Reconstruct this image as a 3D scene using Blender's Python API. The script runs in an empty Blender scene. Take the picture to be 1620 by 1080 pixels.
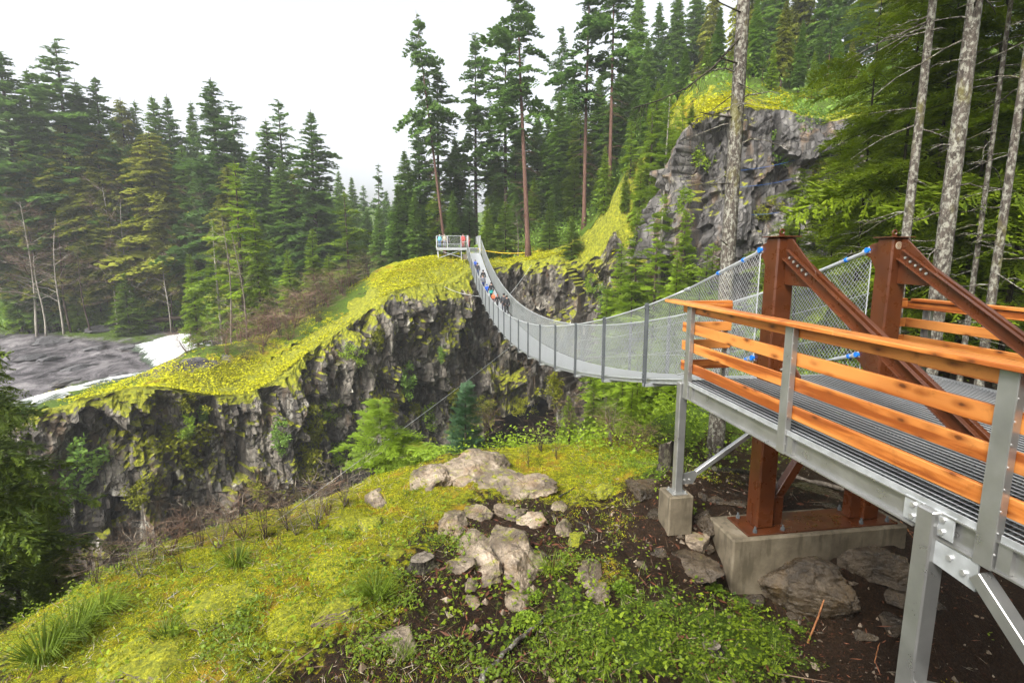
import bpy, bmesh, math, random
import numpy as np
from mathutils import Vector, Matrix, Euler
rnd = random.Random(7)
NR = np.random.RandomState(11)
scene = bpy.context.scene
COL = scene.collection
R = math.radians

# ------------------------------------------------------------------ camera
F = 850.0                                   # focal length in 1620-wide pixels
PITCH = math.atan(138 / F)
YAW = math.atan(132 * math.cos(PITCH) / F)
FW = np.array([math.sin(YAW) * math.cos(PITCH), math.cos(YAW) * math.cos(PITCH), -math.sin(PITCH)])
RT = np.array([math.cos(YAW), -math.sin(YAW), 0.0])
UP = np.cross(RT, FW)
def ray(x, y):
    return FW + RT * ((x - 810) / F) + UP * ((540 - y) / F)
def W(x, y, **k):
    d = ray(x, y)
    (a, v), = k.items()
    return d * (v / d['XYZ'.index(a)])
def proj(P):
    P = np.asarray(P, float)
    c = P @ FW
    return 810 + F * (P @ RT) / c, 540 - F * (P @ UP) / c

cam = bpy.data.cameras.new('camera')
cam.sensor_width = 36; cam.lens = F / 1620 * 36
cam.clip_start = 0.05; cam.clip_end = 3000
co = bpy.data.objects.new('camera', cam)
COL.objects.link(co)
co.matrix_world = Matrix(((RT[0], UP[0], -FW[0], 0), (RT[1], UP[1], -FW[1], 0), (RT[2], UP[2], -FW[2], 0), (0, 0, 0, 1)))
scene.camera = co

# ------------------------------------------------------------------ noise
_P = np.random.RandomState(3).permutation(4096)
def _h(ix, iy, iz, s=0):
    return _P[(_P[(_P[(ix + s * 131) & 4095] + iy) & 4095] + iz) & 4095]
_G = np.random.RandomState(5).normal(size=(4096, 3)); _G /= np.linalg.norm(_G, axis=1)[:, None]
def perlin(p, s=0):
    p = np.asarray(p, float)
    i = np.floor(p).astype(int); f = p - i
    u = f * f * f * (f * (f * 6 - 15) + 10)
    r = 0
    for dx in (0, 1):
        for dy in (0, 1):
            for dz in (0, 1):
                g = _G[_h(i[:, 0] + dx, i[:, 1] + dy, i[:, 2] + dz, s)]
                d = (g * (f - np.array([dx, dy, dz]))).sum(1)
                w = (u[:, 0] if dx else 1 - u[:, 0]) * (u[:, 1] if dy else 1 - u[:, 1]) * (u[:, 2] if dz else 1 - u[:, 2])
                r = r + d * w
    return r * 1.5
def fbm(p, o=4, s=0, lac=2.1, gain=.5, ridged=False):
    p = np.asarray(p, float); a = 1.0; r = 0; t = 0
    for k in range(o):
        n = perlin(p, s + k)
        if ridged: n = 1 - 2 * np.abs(n)
        r = r + a * n; t += a; a *= gain; p = p * lac
    return r / t
def cellrand(p, s=0):
    """random value of the nearest jittered cell (blocky rock)"""
    p = np.asarray(p, float); i = np.floor(p).astype(int)
    best = np.full(len(p), 1e9); val = np.zeros(len(p))
    for dx in (-1, 0, 1):
        for dy in (-1, 0, 1):
            for dz in (-1, 0, 1):
                c = i + np.array([dx, dy, dz])
                h = _h(c[:, 0], c[:, 1], c[:, 2], s)
                q = c + .5 + .4 * np.stack([_G[h, 0], _G[h, 1], _G[h, 2]], 1)
                d = ((p - q) ** 2).sum(1)
                m = d < best
                best[m] = d[m]; val[m] = (h[m] / 4095.0)
    return val

# ------------------------------------------------------------------ objects
def put(name, me, parent=None):
    o = bpy.data.objects.new(name, me); COL.objects.link(o)
    if parent is not None: o.parent = parent
    return o
def tag(o, label=None, cat=None, group=None, kind=None):
    if label: o['label'] = label
    if cat: o['category'] = cat
    if group: o['group'] = group
    if kind: o['kind'] = kind
    return o
def thing(name, label, cat, loc=(0, 0, 0), group=None, rotz=0):
    o = bpy.data.objects.new(name, None); COL.objects.link(o)
    o.empty_display_size = .2
    o.location = loc; o.rotation_euler = (0, 0, rotz)
    return tag(o, label, cat, group)
def wloc(o):
    v = Vector((0, 0, 0))
    while o is not None:
        v += o.location; o = o.parent
    return v
def children_of(o):
    return [c for c in o.children]
def dup(o, parent=None):
    c = o.copy(); COL.objects.link(c); c.parent = parent
    for k in list(o.children): dup(k, c)
    return c

def np_mesh(name, V, faces, mats=(), smooth=False, midx=None):
    """V (n,3); faces: list of int arrays (m,3) or (m,4)"""
    me = bpy.data.meshes.new(name)
    V = np.ascontiguousarray(V, np.float32)
    me.vertices.add(len(V)); me.vertices.foreach_set('co', V.ravel())
    faces = [f for f in faces if len(f)]
    li = np.concatenate([f.ravel() for f in faces]).astype(np.int32)
    tot = np.concatenate([np.full(len(f), f.shape[1], np.int32) for f in faces])
    st = np.concatenate([[0], np.cumsum(tot)[:-1]]).astype(np.int32)
    me.loops.add(len(li)); me.loops.foreach_set('vertex_index', li)
    me.polygons.add(len(tot)); me.polygons.foreach_set('loop_start', st); me.polygons.foreach_set('loop_total', tot)
    if midx is not None: me.polygons.foreach_set('material_index', np.asarray(midx, np.int32))
    me.polygons.foreach_set('use_smooth', np.full(len(tot), smooth))
    for m in mats: me.materials.append(m)
    me.update(calc_edges=True); me.validate()
    return me

class MB:
    def __init__(s): s.v = []; s.f = []; s.g = []
    def add(s, vs, fs):
        b = len(s.v); s.g.append((b, len(s.f))); s.v += [tuple(map(float, v)) for v in vs]; s.f += [tuple(i + b for i in f) for f in fs]
        return s
    def box(s, c, size, M=None):
        x, y, z = [k / 2 for k in size]
        vs = [Vector((a * x, b * y, d * z)) for a in (-1, 1) for b in (-1, 1) for d in (-1, 1)]
        if M is not None: vs = [M @ v for v in vs]
        return s.add([v + Vector(c) for v in vs], [(0, 1, 3, 2), (4, 6, 7, 5), (0, 4, 5, 1), (2, 3, 7, 6), (0, 2, 6, 4), (1, 5, 7, 3)])
    def beam(s, p0, p1, w, h, up=(0, 0, 1)):
        p0 = Vector(p0); p1 = Vector(p1); d = (p1 - p0); L = d.length; d.normalize()
        u = Vector(up); x = d.cross(u).normalized(); z = x.cross(d)
        M = Matrix((x, d, z)).transposed()
        return s.box((p0 + p1) / 2, (w, L, h), M)
    def tube(s, pts, r, n=6, cap=True):
        pts = [Vector(p) for p in pts]; k = len(pts)
        rs = r if hasattr(r, '__len__') else [r] * k
        ref = None; b = len(s.v); s.g.append((b, len(s.f)))
        for i, p in enumerate(pts):
            d = (pts[min(i + 1, k - 1)] - pts[max(i - 1, 0)]).normalized()
            if ref is None: ref = d.orthogonal().normalized()
            ref = (ref - d * ref.dot(d))
            ref = ref.normalized() if ref.length > 1e-6 else d.orthogonal().normalized()
            q = d.cross(ref)
            for j in range(n):
                a = 2 * math.pi * j / n
                s.v.append(tuple(p + (ref * math.cos(a) + q * math.sin(a)) * rs[i]))
        for i in range(k - 1):
            for j in range(n):
                a = b + i * n + j; c = b + i * n + (j + 1) % n
                s.f.append((a, c, c + n, a + n))
        if cap:
            s.f.append(tuple(b + j for j in reversed(range(n)))); s.f.append(tuple(b + (k - 1) * n + j for j in range(n)))
        return s
    def cyl(s, p0, p1, r, n=10): return s.tube([p0, p1], r, n)
    def prism(s, poly, vec):
        n = len(poly); v = Vector(vec)
        a = [Vector(p) for p in poly]
        return s.add(a + [p + v for p in a], [tuple(reversed(range(n))), tuple(range(n, 2 * n))] + [(i, (i + 1) % n, n + (i + 1) % n, n + i) for i in range(n)])
    def each(s, name, mat, parent=None, **k):
        g = s.g + [(len(s.v), len(s.f))]
        for (v0, f0), (v1, f1) in zip(g[:-1], g[1:]):
            m = MB(); m.v = s.v[v0:v1]; m.f = [tuple(i - v0 for i in f) for f in s.f[f0:f1]]
            c = np.mean(np.array(m.v), 0)
            m.build(name, mat, parent, loc=tuple(c), **k)
    def build(s, name, mat, parent=None, bevel=0, smooth=False, loc=None):
        off = wloc(parent) if parent is not None else Vector((0, 0, 0))
        me = bpy.data.meshes.new(name)
        o2 = off if loc is None else Vector(loc)
        me.from_pydata([tuple(Vector(v) - o2) for v in s.v], [], s.f)
        bm = bmesh.new(); bm.from_mesh(me)
        bmesh.ops.recalc_face_normals(bm, faces=bm.faces)
        if bevel: bmesh.ops.bevel(bm, geom=list(bm.edges), offset=bevel, segments=1, affect='EDGES', clamp_overlap=True)
        bm.to_mesh(me); bm.free()
        if smooth: me.polygons.foreach_set('use_smooth', [True] * len(me.polygons))
        me.materials.append(mat)
        o = put(name, me, parent)
        if loc is not None: o.location = Vector(loc) - off
        return o

# ------------------------------------------------------------------ materials
class NT:
    def __init__(s, name):
        s.m = bpy.data.materials.new(name); s.m.use_nodes = True
        s.t = s.m.node_tree; s.t.nodes.clear()
        s.out = s.t.nodes.new('ShaderNodeOutputMaterial')
        s.b = s.t.nodes.new('ShaderNodeBsdfPrincipled')
        s.link(s.b.outputs[0], s.out.inputs[0])
    def n(s, typ, **k):
        x = s.t.nodes.new(typ)
        for a, v in k.items(): setattr(x, a, v)
        return x
    def link(s, a, b): s.t.links.new(a, b)
    def set(s, sock, v):
        if hasattr(v, 'is_output') or isinstance(v, bpy.types.NodeSocket): s.link(v, sock)
        elif isinstance(v, (tuple, list)) and len(v) == 3 and sock.type == 'RGBA': sock.default_value = (*v, 1)
        else: sock.default_value = v
    def pos(s, scale=(1, 1, 1), obj=False, rand=False):
        if obj: o = s.n('ShaderNodeTexCoord').outputs['Object']
        else: o = s.n('ShaderNodeNewGeometry').outputs['Position']
        if rand:
            a = s.n('ShaderNodeVectorMath', operation='ADD'); s.link(o, a.inputs[0])
            c = s.n('ShaderNodeVectorMath', operation='SCALE'); c.inputs[0].default_value = (37, 91, 53)
            s.link(s.n('ShaderNodeObjectInfo').outputs['Random'], c.inputs['Scale']); s.link(c.outputs[0], a.inputs[1]); o = a.outputs[0]
        m = s.n('ShaderNodeMapping'); m.inputs['Scale'].default_value = scale
        s.link(o, m.inputs[0]); return m.outputs[0]
    def noise(s, vec, scale, detail=4, rough=.55, dist=0):
        x = s.n('ShaderNodeTexNoise'); s.link(vec, x.inputs['Vector'])
        x.inputs['Scale'].default_value = scale; x.inputs['Detail'].default_value = detail; x.inputs['Roughness'].default_value = rough; x.inputs['Distortion'].default_value = dist
        return x.outputs['Fac']
    def vor(s, vec, scale, feature='F1', out='Distance', rnd=1):
        x = s.n('ShaderNodeTexVoronoi', feature=feature); s.link(vec, x.inputs['Vector']); x.inputs['Scale'].default_value = scale; x.inputs['Randomness'].default_value = rnd
        return x.outputs[out]
    def ramp(s, fac, stops):
        x = s.n('ShaderNodeValToRGB'); e = x.color_ramp.elements
        while len(e) < len(stops): e.new(.5)
        for el, (p, c) in zip(e, stops):
            el.position = p; el.color = (*c, 1) if isinstance(c, (tuple, list)) else (c, c, c, 1)
        s.set(x.inputs[0], fac); return x.outputs[0]
    def mix(s, fac, a, b, typ='MIX'):
        x = s.n('ShaderNodeMix', data_type='RGBA', blend_type=typ)
        s.set(x.inputs[0], fac); s.set(x.inputs[6], a); s.set(x.inputs[7], b); return x.outputs[2]
    def math(s, op, a, b=0.0, c=None, clamp=False):
        x = s.n('ShaderNodeMath', operation=op, use_clamp=clamp)
        s.set(x.inputs[0], a); s.set(x.inputs[1], b)
        if c is not None: s.set(x.inputs[2], c)
        return x.outputs[0]
    def step(s, v, a, b):
        x = s.n('ShaderNodeMapRange', interpolation_type='SMOOTHSTEP'); s.set(x.inputs[0], v)
        x.inputs[1].default_value = a; x.inputs[2].default_value = b; return x.outputs[0]
    def bump(s, h, strength=.5, dist=.02, normal=None):
        x = s.n('ShaderNodeBump'); s.set(x.inputs['Height'], h); x.inputs['Strength'].default_value = strength; x.inputs['Distance'].default_value = dist
        if normal is not None: s.link(normal, x.inputs['Normal'])
        return x.outputs[0]
    def attr(s, name):
        a = s.n('ShaderNodeAttribute', attribute_name=name)
        sp = s.n('ShaderNodeSeparateColor'); s.link(a.outputs['Color'], sp.inputs[0]); return sp.outputs
    def nz(s):
        sp = s.n('ShaderNodeSeparateXYZ'); s.link(s.n('ShaderNodeNewGeometry').outputs['True Normal'], sp.inputs[0]); return sp.outputs[2]
    def done(s, color=None, rough=.6, metal=0, normal=None, spec=.5):
        if color is not None: s.set(s.b.inputs['Base Color'], color)
        s.set(s.b.inputs['Roughness'], rough); s.set(s.b.inputs['Metallic'], metal)
        s.b.inputs['Specular IOR Level'].default_value = spec
        if normal is not None: s.link(normal, s.b.inputs['Normal'])
        return s.m

def plain(name, c, rough=.5, metal=0, var=.25, scale=3, spec=.5, bump=0.0, bscale=40):
    t = NT(name); p = t.pos(obj=True, rand=True)
    n = t.noise(p, scale, 5)
    col = t.ramp(n, [(.25, tuple(k * (1 - var) for k in c)), (.75, tuple(min(1, k * (1 + var)) for k in c))])
    nb = t.bump(t.noise(p, bscale, 3), bump, .01) if bump else None
    return t.done(col, t.ramp(n, [(.3, rough * .75), (.7, min(1, rough * 1.2))]), metal, nb, spec)

M = {}
M['galv'] = plain('galvanised_steel', (.50, .52, .53), .45, .55, .18, 9)
M['wire'] = plain('galvanised_wire', (.48, .50, .51), .45, .3, .1, 2)
M['post_grey'] = plain('weathered_grey_steel', (.10, .11, .115), .5, .3, .2, 6)
M['alu'] = plain('mill_aluminium', (.40, .40, .385), .34, .75, .14, 5)
M['blue'] = plain('blue_paint', (.01, .16, .62), .4, 0, .15, 20)
M['bolt'] = plain('zinc_bolt', (.55, .55, .54), .35, .7, .2, 30)
M['deck_alu'] = plain('deck_aluminium', (.33, .345, .355), .5, .2, .12, 8)
M['rope'] = plain('yellow_rope', (.62, .42, .01), .7, 0, .1, 30)
M['blue_rope'] = plain('blue_rope', (.02, .12, .42), .7, 0, .1, 30)

# rust brown painted steel, wet
t = NT('brown_steel'); p = t.pos(obj=True, rand=True)
n = t.noise(p, 2.5, 5); sp = t.vor(t.pos(obj=True), 55)
col = t.ramp(n, [(.3, (.052, .015, .005)), (.7, (.095, .027, .008))])
col = t.mix(t.math('MULTIPLY', t.math('LESS_THAN', sp, .06), .2), col, (.28, .17, .12))
M['brown'] = t.done(col, t.ramp(t.noise(p, 6, 3), [(.3, .22), (.7, .42)]), 0, t.bump(t.noise(p, 90, 2), .12, .004))
M['brown_dark'] = M['brown']

# cedar boards, long axis = local X
def wood(name, light, mid, dark):
    t = NT(name)
    p = t.pos((1, 1, 1), obj=True, rand=True)
    ps = t.pos((.9, 14, 14), obj=True, rand=True)
    g = t.noise(ps, 1.6, 6, .62, .6)
    w = t.n('ShaderNodeTexWave', wave_type='BANDS', bands_direction='Y'); 
    pw = t.pos((.22, 5, 5), obj=True, rand=True); t.link(pw, w.inputs[0])
    w.inputs['Scale'].default_value = 1.6; w.inputs['Distortion'].default_value = 7; w.inputs['Detail'].default_value = 3; w.inputs['Detail Scale'].default_value = .8
    f = t.math('ADD', t.math('MULTIPLY', g, .55), t.math('MULTIPLY', w.outputs[1], .45))
    col = t.ramp(f, [(.30, dark), (.44, mid), (.66, light)])
    big = t.noise(t.pos((.5, 1.5, 1.5), obj=True, rand=True), 1.3, 3)
    col = t.mix(t.step(big, .45, .75), col, t.mix(.5, col, dark), 'MIX')
    # knots
    kv = t.pos((3.4, 8.5, 8.5), obj=True, rand=True)
    kd = t.math('ADD', t.vor(kv, 1.0), t.math('MULTIPLY', t.noise(p, 30, 2), .10))
    kn = t.step(kd, .22, .12)
    halo = t.step(kd, .46, .15)
    col = t.mix(t.math('MULTIPLY', halo, .75), col, tuple(k * .8 for k in dark))
    col = t.mix(t.math('MULTIPLY', kn, .85), col, (.05, .016, .006))
    ov = t.n('ShaderNodeObjectInfo').outputs['Random']
    col = t.mix(t.math('MULTIPLY', ov, .38), col, t.mix(.5, col, dark))
    # grime
    gr = t.noise(p, 7, 6, .7)
    col = t.mix(t.math('MULTIPLY', t.step(gr, .56, .74), .5), col, tuple(k * .35 for k in mid))
    return t.done(col, t.ramp(g, [(.3, .28), (.7, .5)]), 0, t.bump(f, .25, .004), .55)
M['cedar'] = wood('cedar_board', (.62, .25, .06), (.49, .16, .03), (.24, .06, .011))
M['cedar_top'] = wood('cedar_cap', (.69, .30, .08), (.56, .195, .038), (.31, .082, .015))

# concrete
t = NT('concrete'); p = t.pos()
n = t.noise(p, 2.2, 6, .65); n2 = t.noise(t.pos((5, 5, .8)), 2, 4)
col = t.ramp(n, [(.3, (.06, .047, .028)), (.55, (.135, .11, .072)), (.75, (.20, .17, .12))])
col = t.mix(t.math('MULTIPLY', t.step(n2, .48, .66), .65), col, (.05, .04, .022))
M['concrete'] = t.done(col, .8, 0, t.bump(t.noise(p, 60, 4), .25, .006))

# rock: shared builder
def rockmat(name, dark, mid, light, brown, moss_lo, mossy=1.0, vert=(1.3, 1.3, .32), mscale=1.0, rough=.6, pale=None, attr_moss=False, crk=.8, cks=1.0):
    t = NT(name); p = t.pos()
    v = t.pos(vert)
    a = t.noise(v, .55 * mscale, 8, .66, .4)
    b = t.noise(p, 2.2 * mscale, 6, .68)
    f = t.math('ADD', t.math('MULTIPLY', a, .6), t.math('MULTIPLY', b, .4))
    col = t.ramp(f, [(.34, dark), (.5, mid), (.66, light)])
    br = t.noise(t.pos((vert[0], vert[1], vert[2] * 1.3)), .42 * mscale, 5, .6)
    col = t.mix(t.math('MULTIPLY', t.step(br, .52, .66), .6), col, brown)
    if pale:
        pl = t.noise(t.pos((vert[0] * 1.4, vert[1] * 1.4, vert[2] * 1.5)), .6 * mscale, 6, .62, .3)
        col = t.mix(t.math('MULTIPLY', t.step(pl, .58, .66), .75), col, pale)
    # cracks
    cv = t.n('ShaderNodeVectorMath', operation='ADD'); t.link(t.pos((vert[0], vert[1], vert[2] * 1.7)), cv.inputs[0])
    dn = t.n('ShaderNodeTexNoise'); t.link(p, dn.inputs[0]); dn.inputs['Scale'].default_value = 1.2 * mscale
    sc = t.n('ShaderNodeVectorMath', operation='SCALE'); t.link(dn.outputs['Color'], sc.inputs[0]); sc.inputs['Scale'].default_value = .9 / mscale
    t.link(sc.outputs[0], cv.inputs[1])
    cr = t.vor(cv.outputs[0], .95 * mscale * cks, 'DISTANCE_TO_EDGE')
    crack = t.step(cr, .045, .0)
    col = t.mix(t.math('MULTIPLY', crack, crk), col, tuple(k * .3 for k in dark))
    big = t.noise(t.pos((vert[0], vert[1], vert[2] * .6)), .22 * mscale, 4, .6)
    col = t.mix(t.math('MULTIPLY', t.step(big, .47, .60), .72), col, t.mix(.5, tuple(k * .6 for k in dark), t.mix(.75, col, dark)))
    # moss on ledges
    mn = t.noise(p, 1.1 * mscale, 6, .68)
    mz = t.math('ADD', t.nz(), t.math('MULTIPLY', t.math('SUBTRACT', mn, .5), 1.9))
    if attr_moss:
        mz = t.math('ADD', mz, t.math('MULTIPLY', t.attr('mask')[0], 1.3))
    mf = t.math('MULTIPLY', t.step(mz, moss_lo, moss_lo + .3), mossy, clamp=True)
    mc = t.ramp(t.noise(p, 3.1 * mscale, 6, .7), [(.3, (.055, .075, .006)), (.5, (.17, .18, .008)), (.7, (.34, .33, .010))])
    col = t.mix(mf, col, mc)
    h = t.math('ADD', t.math('MULTIPLY', b, .7), t.math('MULTIPLY', t.noise(p, 11 * mscale, 5, .7), .35))
    h = t.math('SUBTRACT', h, t.math('MULTIPLY', crack, .5 * crk))
    nb = t.bump(h, .9, .22 / mscale)
    return t.done(col, t.mix(mf, t.ramp(b, [(.35, rough * .6), (.65, rough)]), (.95, .95, .95)), 0, nb, .4)
M['cliff'] = rockmat('canyon_rock', (.009, .0075, .006), (.070, .060, .047), (.28, .25, .20), (.14, .085, .04), .66, pale=(.48, .455, .38), attr_moss=True)
M['bluff'] = rockmat('bluff_rock', (.03, .027, .025), (.12, .112, .104), (.26, .245, .225), (.27, .15, .055), 1.2, pale=(.38, .35, .30), attr_moss=True)
M['outcrop'] = rockmat('bedrock', (.06, .044, .03), (.235, .185, .13), (.43, .355, .27), (.19, .12, .06), .98, 1.0, (1, 1, .7), 5.5, .45, crk=.35, cks=.4)
M['boulder'] = rockmat('wet_boulder', (.016, .012, .008), (.055, .04, .024), (.12, .092, .06), (.09, .055, .02), 1.2, .8, (1, 1, .7), 4, .35, crk=.3, cks=.35)
M['mossrock'] = rockmat('mossy_rock', (.06, .05, .035), (.17, .14, .11), (.30, .26, .21), (.14, .10, .05), .42, 1.0, (1, 1, .7), 4.5, .6, crk=.0, cks=.4)
M['slab'] = rockmat('river_slab', (.06, .058, .062), (.14, .135, .14), (.23, .22, .225), (.14, .11, .09), 1.65, .7, (.5, .5, .9), 1.0, .55)

# ground: mask.r moss, mask.g rock, mask.b fresh green
def groundmat(name, fine=1.0, gain=1.0):
    t = NT(name); p = t.pos(); at = t.attr('mask')
    n1 = t.noise(p, 2.3 * fine, 6, .66); n2 = t.noise(p, 9 * fine, 6, .7); n3 = t.noise(p, 34 * fine, 5, .7)
    soil = t.ramp(n3, [(.32, (.005, .003, .0015)), (.5, (.018, .010, .0045)), (.66, (.042, .022, .010)), (.8, (.09, .052, .028))])
    red = t.step(n2, .55, .68)
    soil = t.mix(t.math('MULTIPLY', red, .5), soil, (.045, .015, .007))
    moss = t.ramp(t.math('ADD', t.math('MULTIPLY', n2, .55), t.math('MULTIPLY', n3, .45)),
                  [(.36, (.03 * gain, .04 * gain, .005)), (.47, (.11 * gain, .12 * gain, .007)), (.57, (.23 * gain, .23 * gain, .008)), (.68, (.36 * gain, .35 * gain, .012))])
    brn = t.step(t.noise(p, 1.6 * fine, 6, .68), .50, .64)
    moss = t.mix(t.math('MULTIPLY', brn, .8), moss, t.mix(n2, (.16, .085, .012), (.30, .19, .015)))
    green = t.ramp(n3, [(.35, (.02, .04, .005)), (.65, (.10, .16, .012))])
    jit = t.math('MULTIPLY', t.math('SUBTRACT', t.math('ADD', t.math('MULTIPLY', n1, .5), t.math('MULTIPLY', n2, .5)), .5), 2.6)
    mf = t.step(t.math('ADD', at[0], jit), .38, .62)
    gf = t.step(t.math('ADD', at[2], jit), .45, .65)
    rf = t.step(t.math('ADD', at[1], t.math('MULTIPLY', jit, .6)), .42, .58)
    rock = t.ramp(t.noise(t.pos((.42, .20, 1)), 2.4 * fine, 9, .78, .6), [(.38, (.012, .011, .012)), (.47, (.06, .055, .058)), (.55, (.14, .13, .135)), (.68, (.27, .255, .25))])
    col = t.mix(gf, soil, green); col = t.mix(mf, col, moss); col = t.mix(rf, col, rock)
    h = t.math('ADD', t.math('MULTIPLY', n2, .5), t.math('MULTIPLY', n3, .6))
    return t.done(col, t.mix(mf, (.6, .6, .6), (.95, .95, .95)), 0, t.bump(h, .9, .07 / fine), .15)
M['ground'] = groundmat('forest_ground')
M['far_ground'] = groundmat('far_forest_ground', .35, 1.5)

# water
t = NT('white_water'); p = t.pos((1, 1, 2.5))
n = t.noise(t.pos((.8, .3, 1)), .8, 8, .7, .8)
fm = t.attr('mask')[0]
f = t.step(t.math('ADD', fm, t.math('MULTIPLY', t.math('SUBTRACT', n, .5), 1.6)), .3, .6)
col = t.mix(f, (.075, .095, .07), (.66, .68, .68))
M['river'] = t.done(col, t.mix(f, (.12, .12, .12), (.7, .7, .7)), 0, t.bump(t.noise(p, 2.4, 6, .7), .8, .25), .5)

# foliage
def leafmat(name, dark, light, trans=.25, nscale=1.3, rough=.55, isl=.35):
    t = NT(name)
    oi = t.n('ShaderNodeObjectInfo').outputs['Random']
    n = t.noise(t.pos(), nscale, 4, .6)
    ri = t.n('ShaderNodeNewGeometry').outputs['Random Per Island']
    f = t.math('ADD', t.math('MULTIPLY', n, .9), t.math('MULTIPLY', ri, isl))
    f = t.math('ADD', f, t.math('MULTIPLY', oi, .3))
    col = t.ramp(f, [(.35, dark), (1.0, light)])
    t.set(t.b.inputs['Base Color'], col); t.b.inputs['Roughness'].default_value = rough; t.b.inputs['Specular IOR Level'].default_value = .3
    tr = t.n('ShaderNodeBsdfTranslucent'); t.link(col, tr.inputs[0])
    mx = t.n('ShaderNodeMixShader'); mx.inputs[0].default_value = trans
    t.link(t.b.outputs[0], mx.inputs[1]); t.link(tr.outputs[0], mx.inputs[2]); t.link(mx.outputs[0], t.out.inputs[0])
    return t.m
M['fir'] = leafmat('fir_needles', (.065, .14, .022), (.23, .37, .05), .42)
M['fir_dark'] = leafmat('dark_fir_needles', (.045, .105, .024), (.155, .27, .05), .42)
M['cedar_leaf'] = leafmat('cedar_sprays', (.11, .145, .016), (.34, .36, .04), .42)
M['hemlock'] = leafmat('hemlock_needles', (.075, .14, .008), (.28, .40, .024), .42)
M['bright'] = leafmat('young_needles', (.07, .13, .010), (.20, .30, .02), .35)
M['near_leaf'] = leafmat('near_bough_needles', (.05, .095, .007), (.27, .36, .018), .42, 2.2)
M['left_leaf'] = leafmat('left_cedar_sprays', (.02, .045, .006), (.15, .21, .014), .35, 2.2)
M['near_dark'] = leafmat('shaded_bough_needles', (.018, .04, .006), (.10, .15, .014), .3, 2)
M['lichen_leaf'] = leafmat('hanging_lichen', (.12, .13, .05), (.30, .31, .14))
M['cover_leaf'] = leafmat('ground_cover_leaf', (.025, .05, .005), (.17, .25, .016), .3, 3)
M['grass'] = leafmat('grass_blade', (.05, .09, .008), (.19, .27, .02), .3, 3)
M['moss_tuft'] = leafmat('moss_tuft', (.36, .36, .006), (.60, .585, .010), .25, .6, .9, .12)
M['moss_near'] = leafmat('near_moss_pile', (.20, .215, .006), (.44, .44, .009), .25, 1.6, .9, .15)
M['moss_clump'] = leafmat('moss_clump', (.06, .08, .006), (.24, .25, .010), .2, 1.5, .9)
M['twig_red'] = leafmat('red_twigs', (.085, .05, .03), (.20, .125, .08), 0)
M['twig_pale'] = leafmat('pale_twigs', (.16, .13, .09), (.38, .33, .25), 0)
M['twig_brown'] = leafmat('brown_twigs', (.05, .032, .02), (.15, .10, .06), 0)
M['litter'] = leafmat('red_bark_litter', (.045, .015, .008), (.16, .06, .03), 0, 4, .6)

def bark(name, dark, mid, light, lich=None, sc=1.0):
    t = NT(name); p = t.pos(obj=True)
    v = t.pos((7 * sc, 7 * sc, 1.3 * sc), obj=True, rand=True)
    n = t.noise(v, 1.7, 6, .68, .5)
    col = t.ramp(n, [(.32, dark), (.52, mid), (.72, light)])
    if lich:
        l = t.noise(t.pos((3 * sc, 3 * sc, 2 * sc), obj=True, rand=True), 2.6, 6, .72)
        col = t.mix(t.step(l, .47, .6), col, lich)
        g = t.noise(t.pos((1, 1, .5), obj=True, rand=True), 1.7, 5, .6)
        col = t.mix(t.math('MULTIPLY', t.step(g, .55, .68), .6), col, (.13, .12, .02))
    return t.done(col, .85, 0, t.bump(n, 1.0, .05 / sc), .25)
M['bark'] = bark('fir_bark', (.02, .014, .011), (.065, .045, .034), (.13, .095, .075))
M['bark_red'] = bark('red_fir_bark', (.04, .02, .014), (.115, .06, .042), (.19, .115, .085))
M['bark_lichen'] = bark('lichen_bark', (.018, .014, .011), (.075, .062, .05), (.15, .13, .105), (.26, .255, .21), 1.6)
M['bark_dark'] = bark('dark_wet_bark', (.006, .005, .004), (.022, .017, .013), (.06, .048, .036), (.075, .07, .045), 1.4)
M['bark_white'] = bark('alder_bark', (.13, .115, .09), (.34, .31, .26), (.50, .47, .40))
M['dead_wood'] = bark('dead_wood', (.05, .04, .03), (.16, .135, .105), (.30, .26, .21))
M['stick'] = bark('orange_stick', (.16, .06, .025), (.30, .125, .05), (.42, .2, .09))
# ------------------------------------------------------------------ terrain fields
class TPS:
    def __init__(s, pts, lam=.002):
        P = np.array(pts, float); s.P = P[:, :2]; n = len(P)
        K = s.k(s.P, s.P) + lam * np.eye(n) * 10
        A = np.zeros((n + 3, n + 3)); A[:n, :n] = K; A[:n, n] = 1; A[:n, n + 1:] = s.P; A[n, :n] = 1; A[n + 1:, :n] = s.P.T
        b = np.zeros(n + 3); b[:n] = P[:, 2]
        s.w = np.linalg.solve(A, b)
    def k(s, a, b):
        d2 = ((a[:, None, :] - b[None]) ** 2).sum(2)
        return .5 * d2 * np.log(d2 + 1e-9)
    def __call__(s, x, y):
        x = np.atleast_1d(np.asarray(x, float)); y = np.atleast_1d(np.asarray(y, float)); sh = x.shape
        q = np.stack([x.ravel(), y.ravel()], 1); o = np.zeros(len(q))
        for i in range(0, len(q), 20000):
            c = q[i:i + 20000]
            o[i:i + 20000] = s.k(c, s.P) @ s.w[:-3] + s.w[-3] + c @ s.w[-2:]
        return o.reshape(sh)
def pts_px(l): return [tuple(W(x, y, Y=Y)) for x, y, Y in l]

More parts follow.
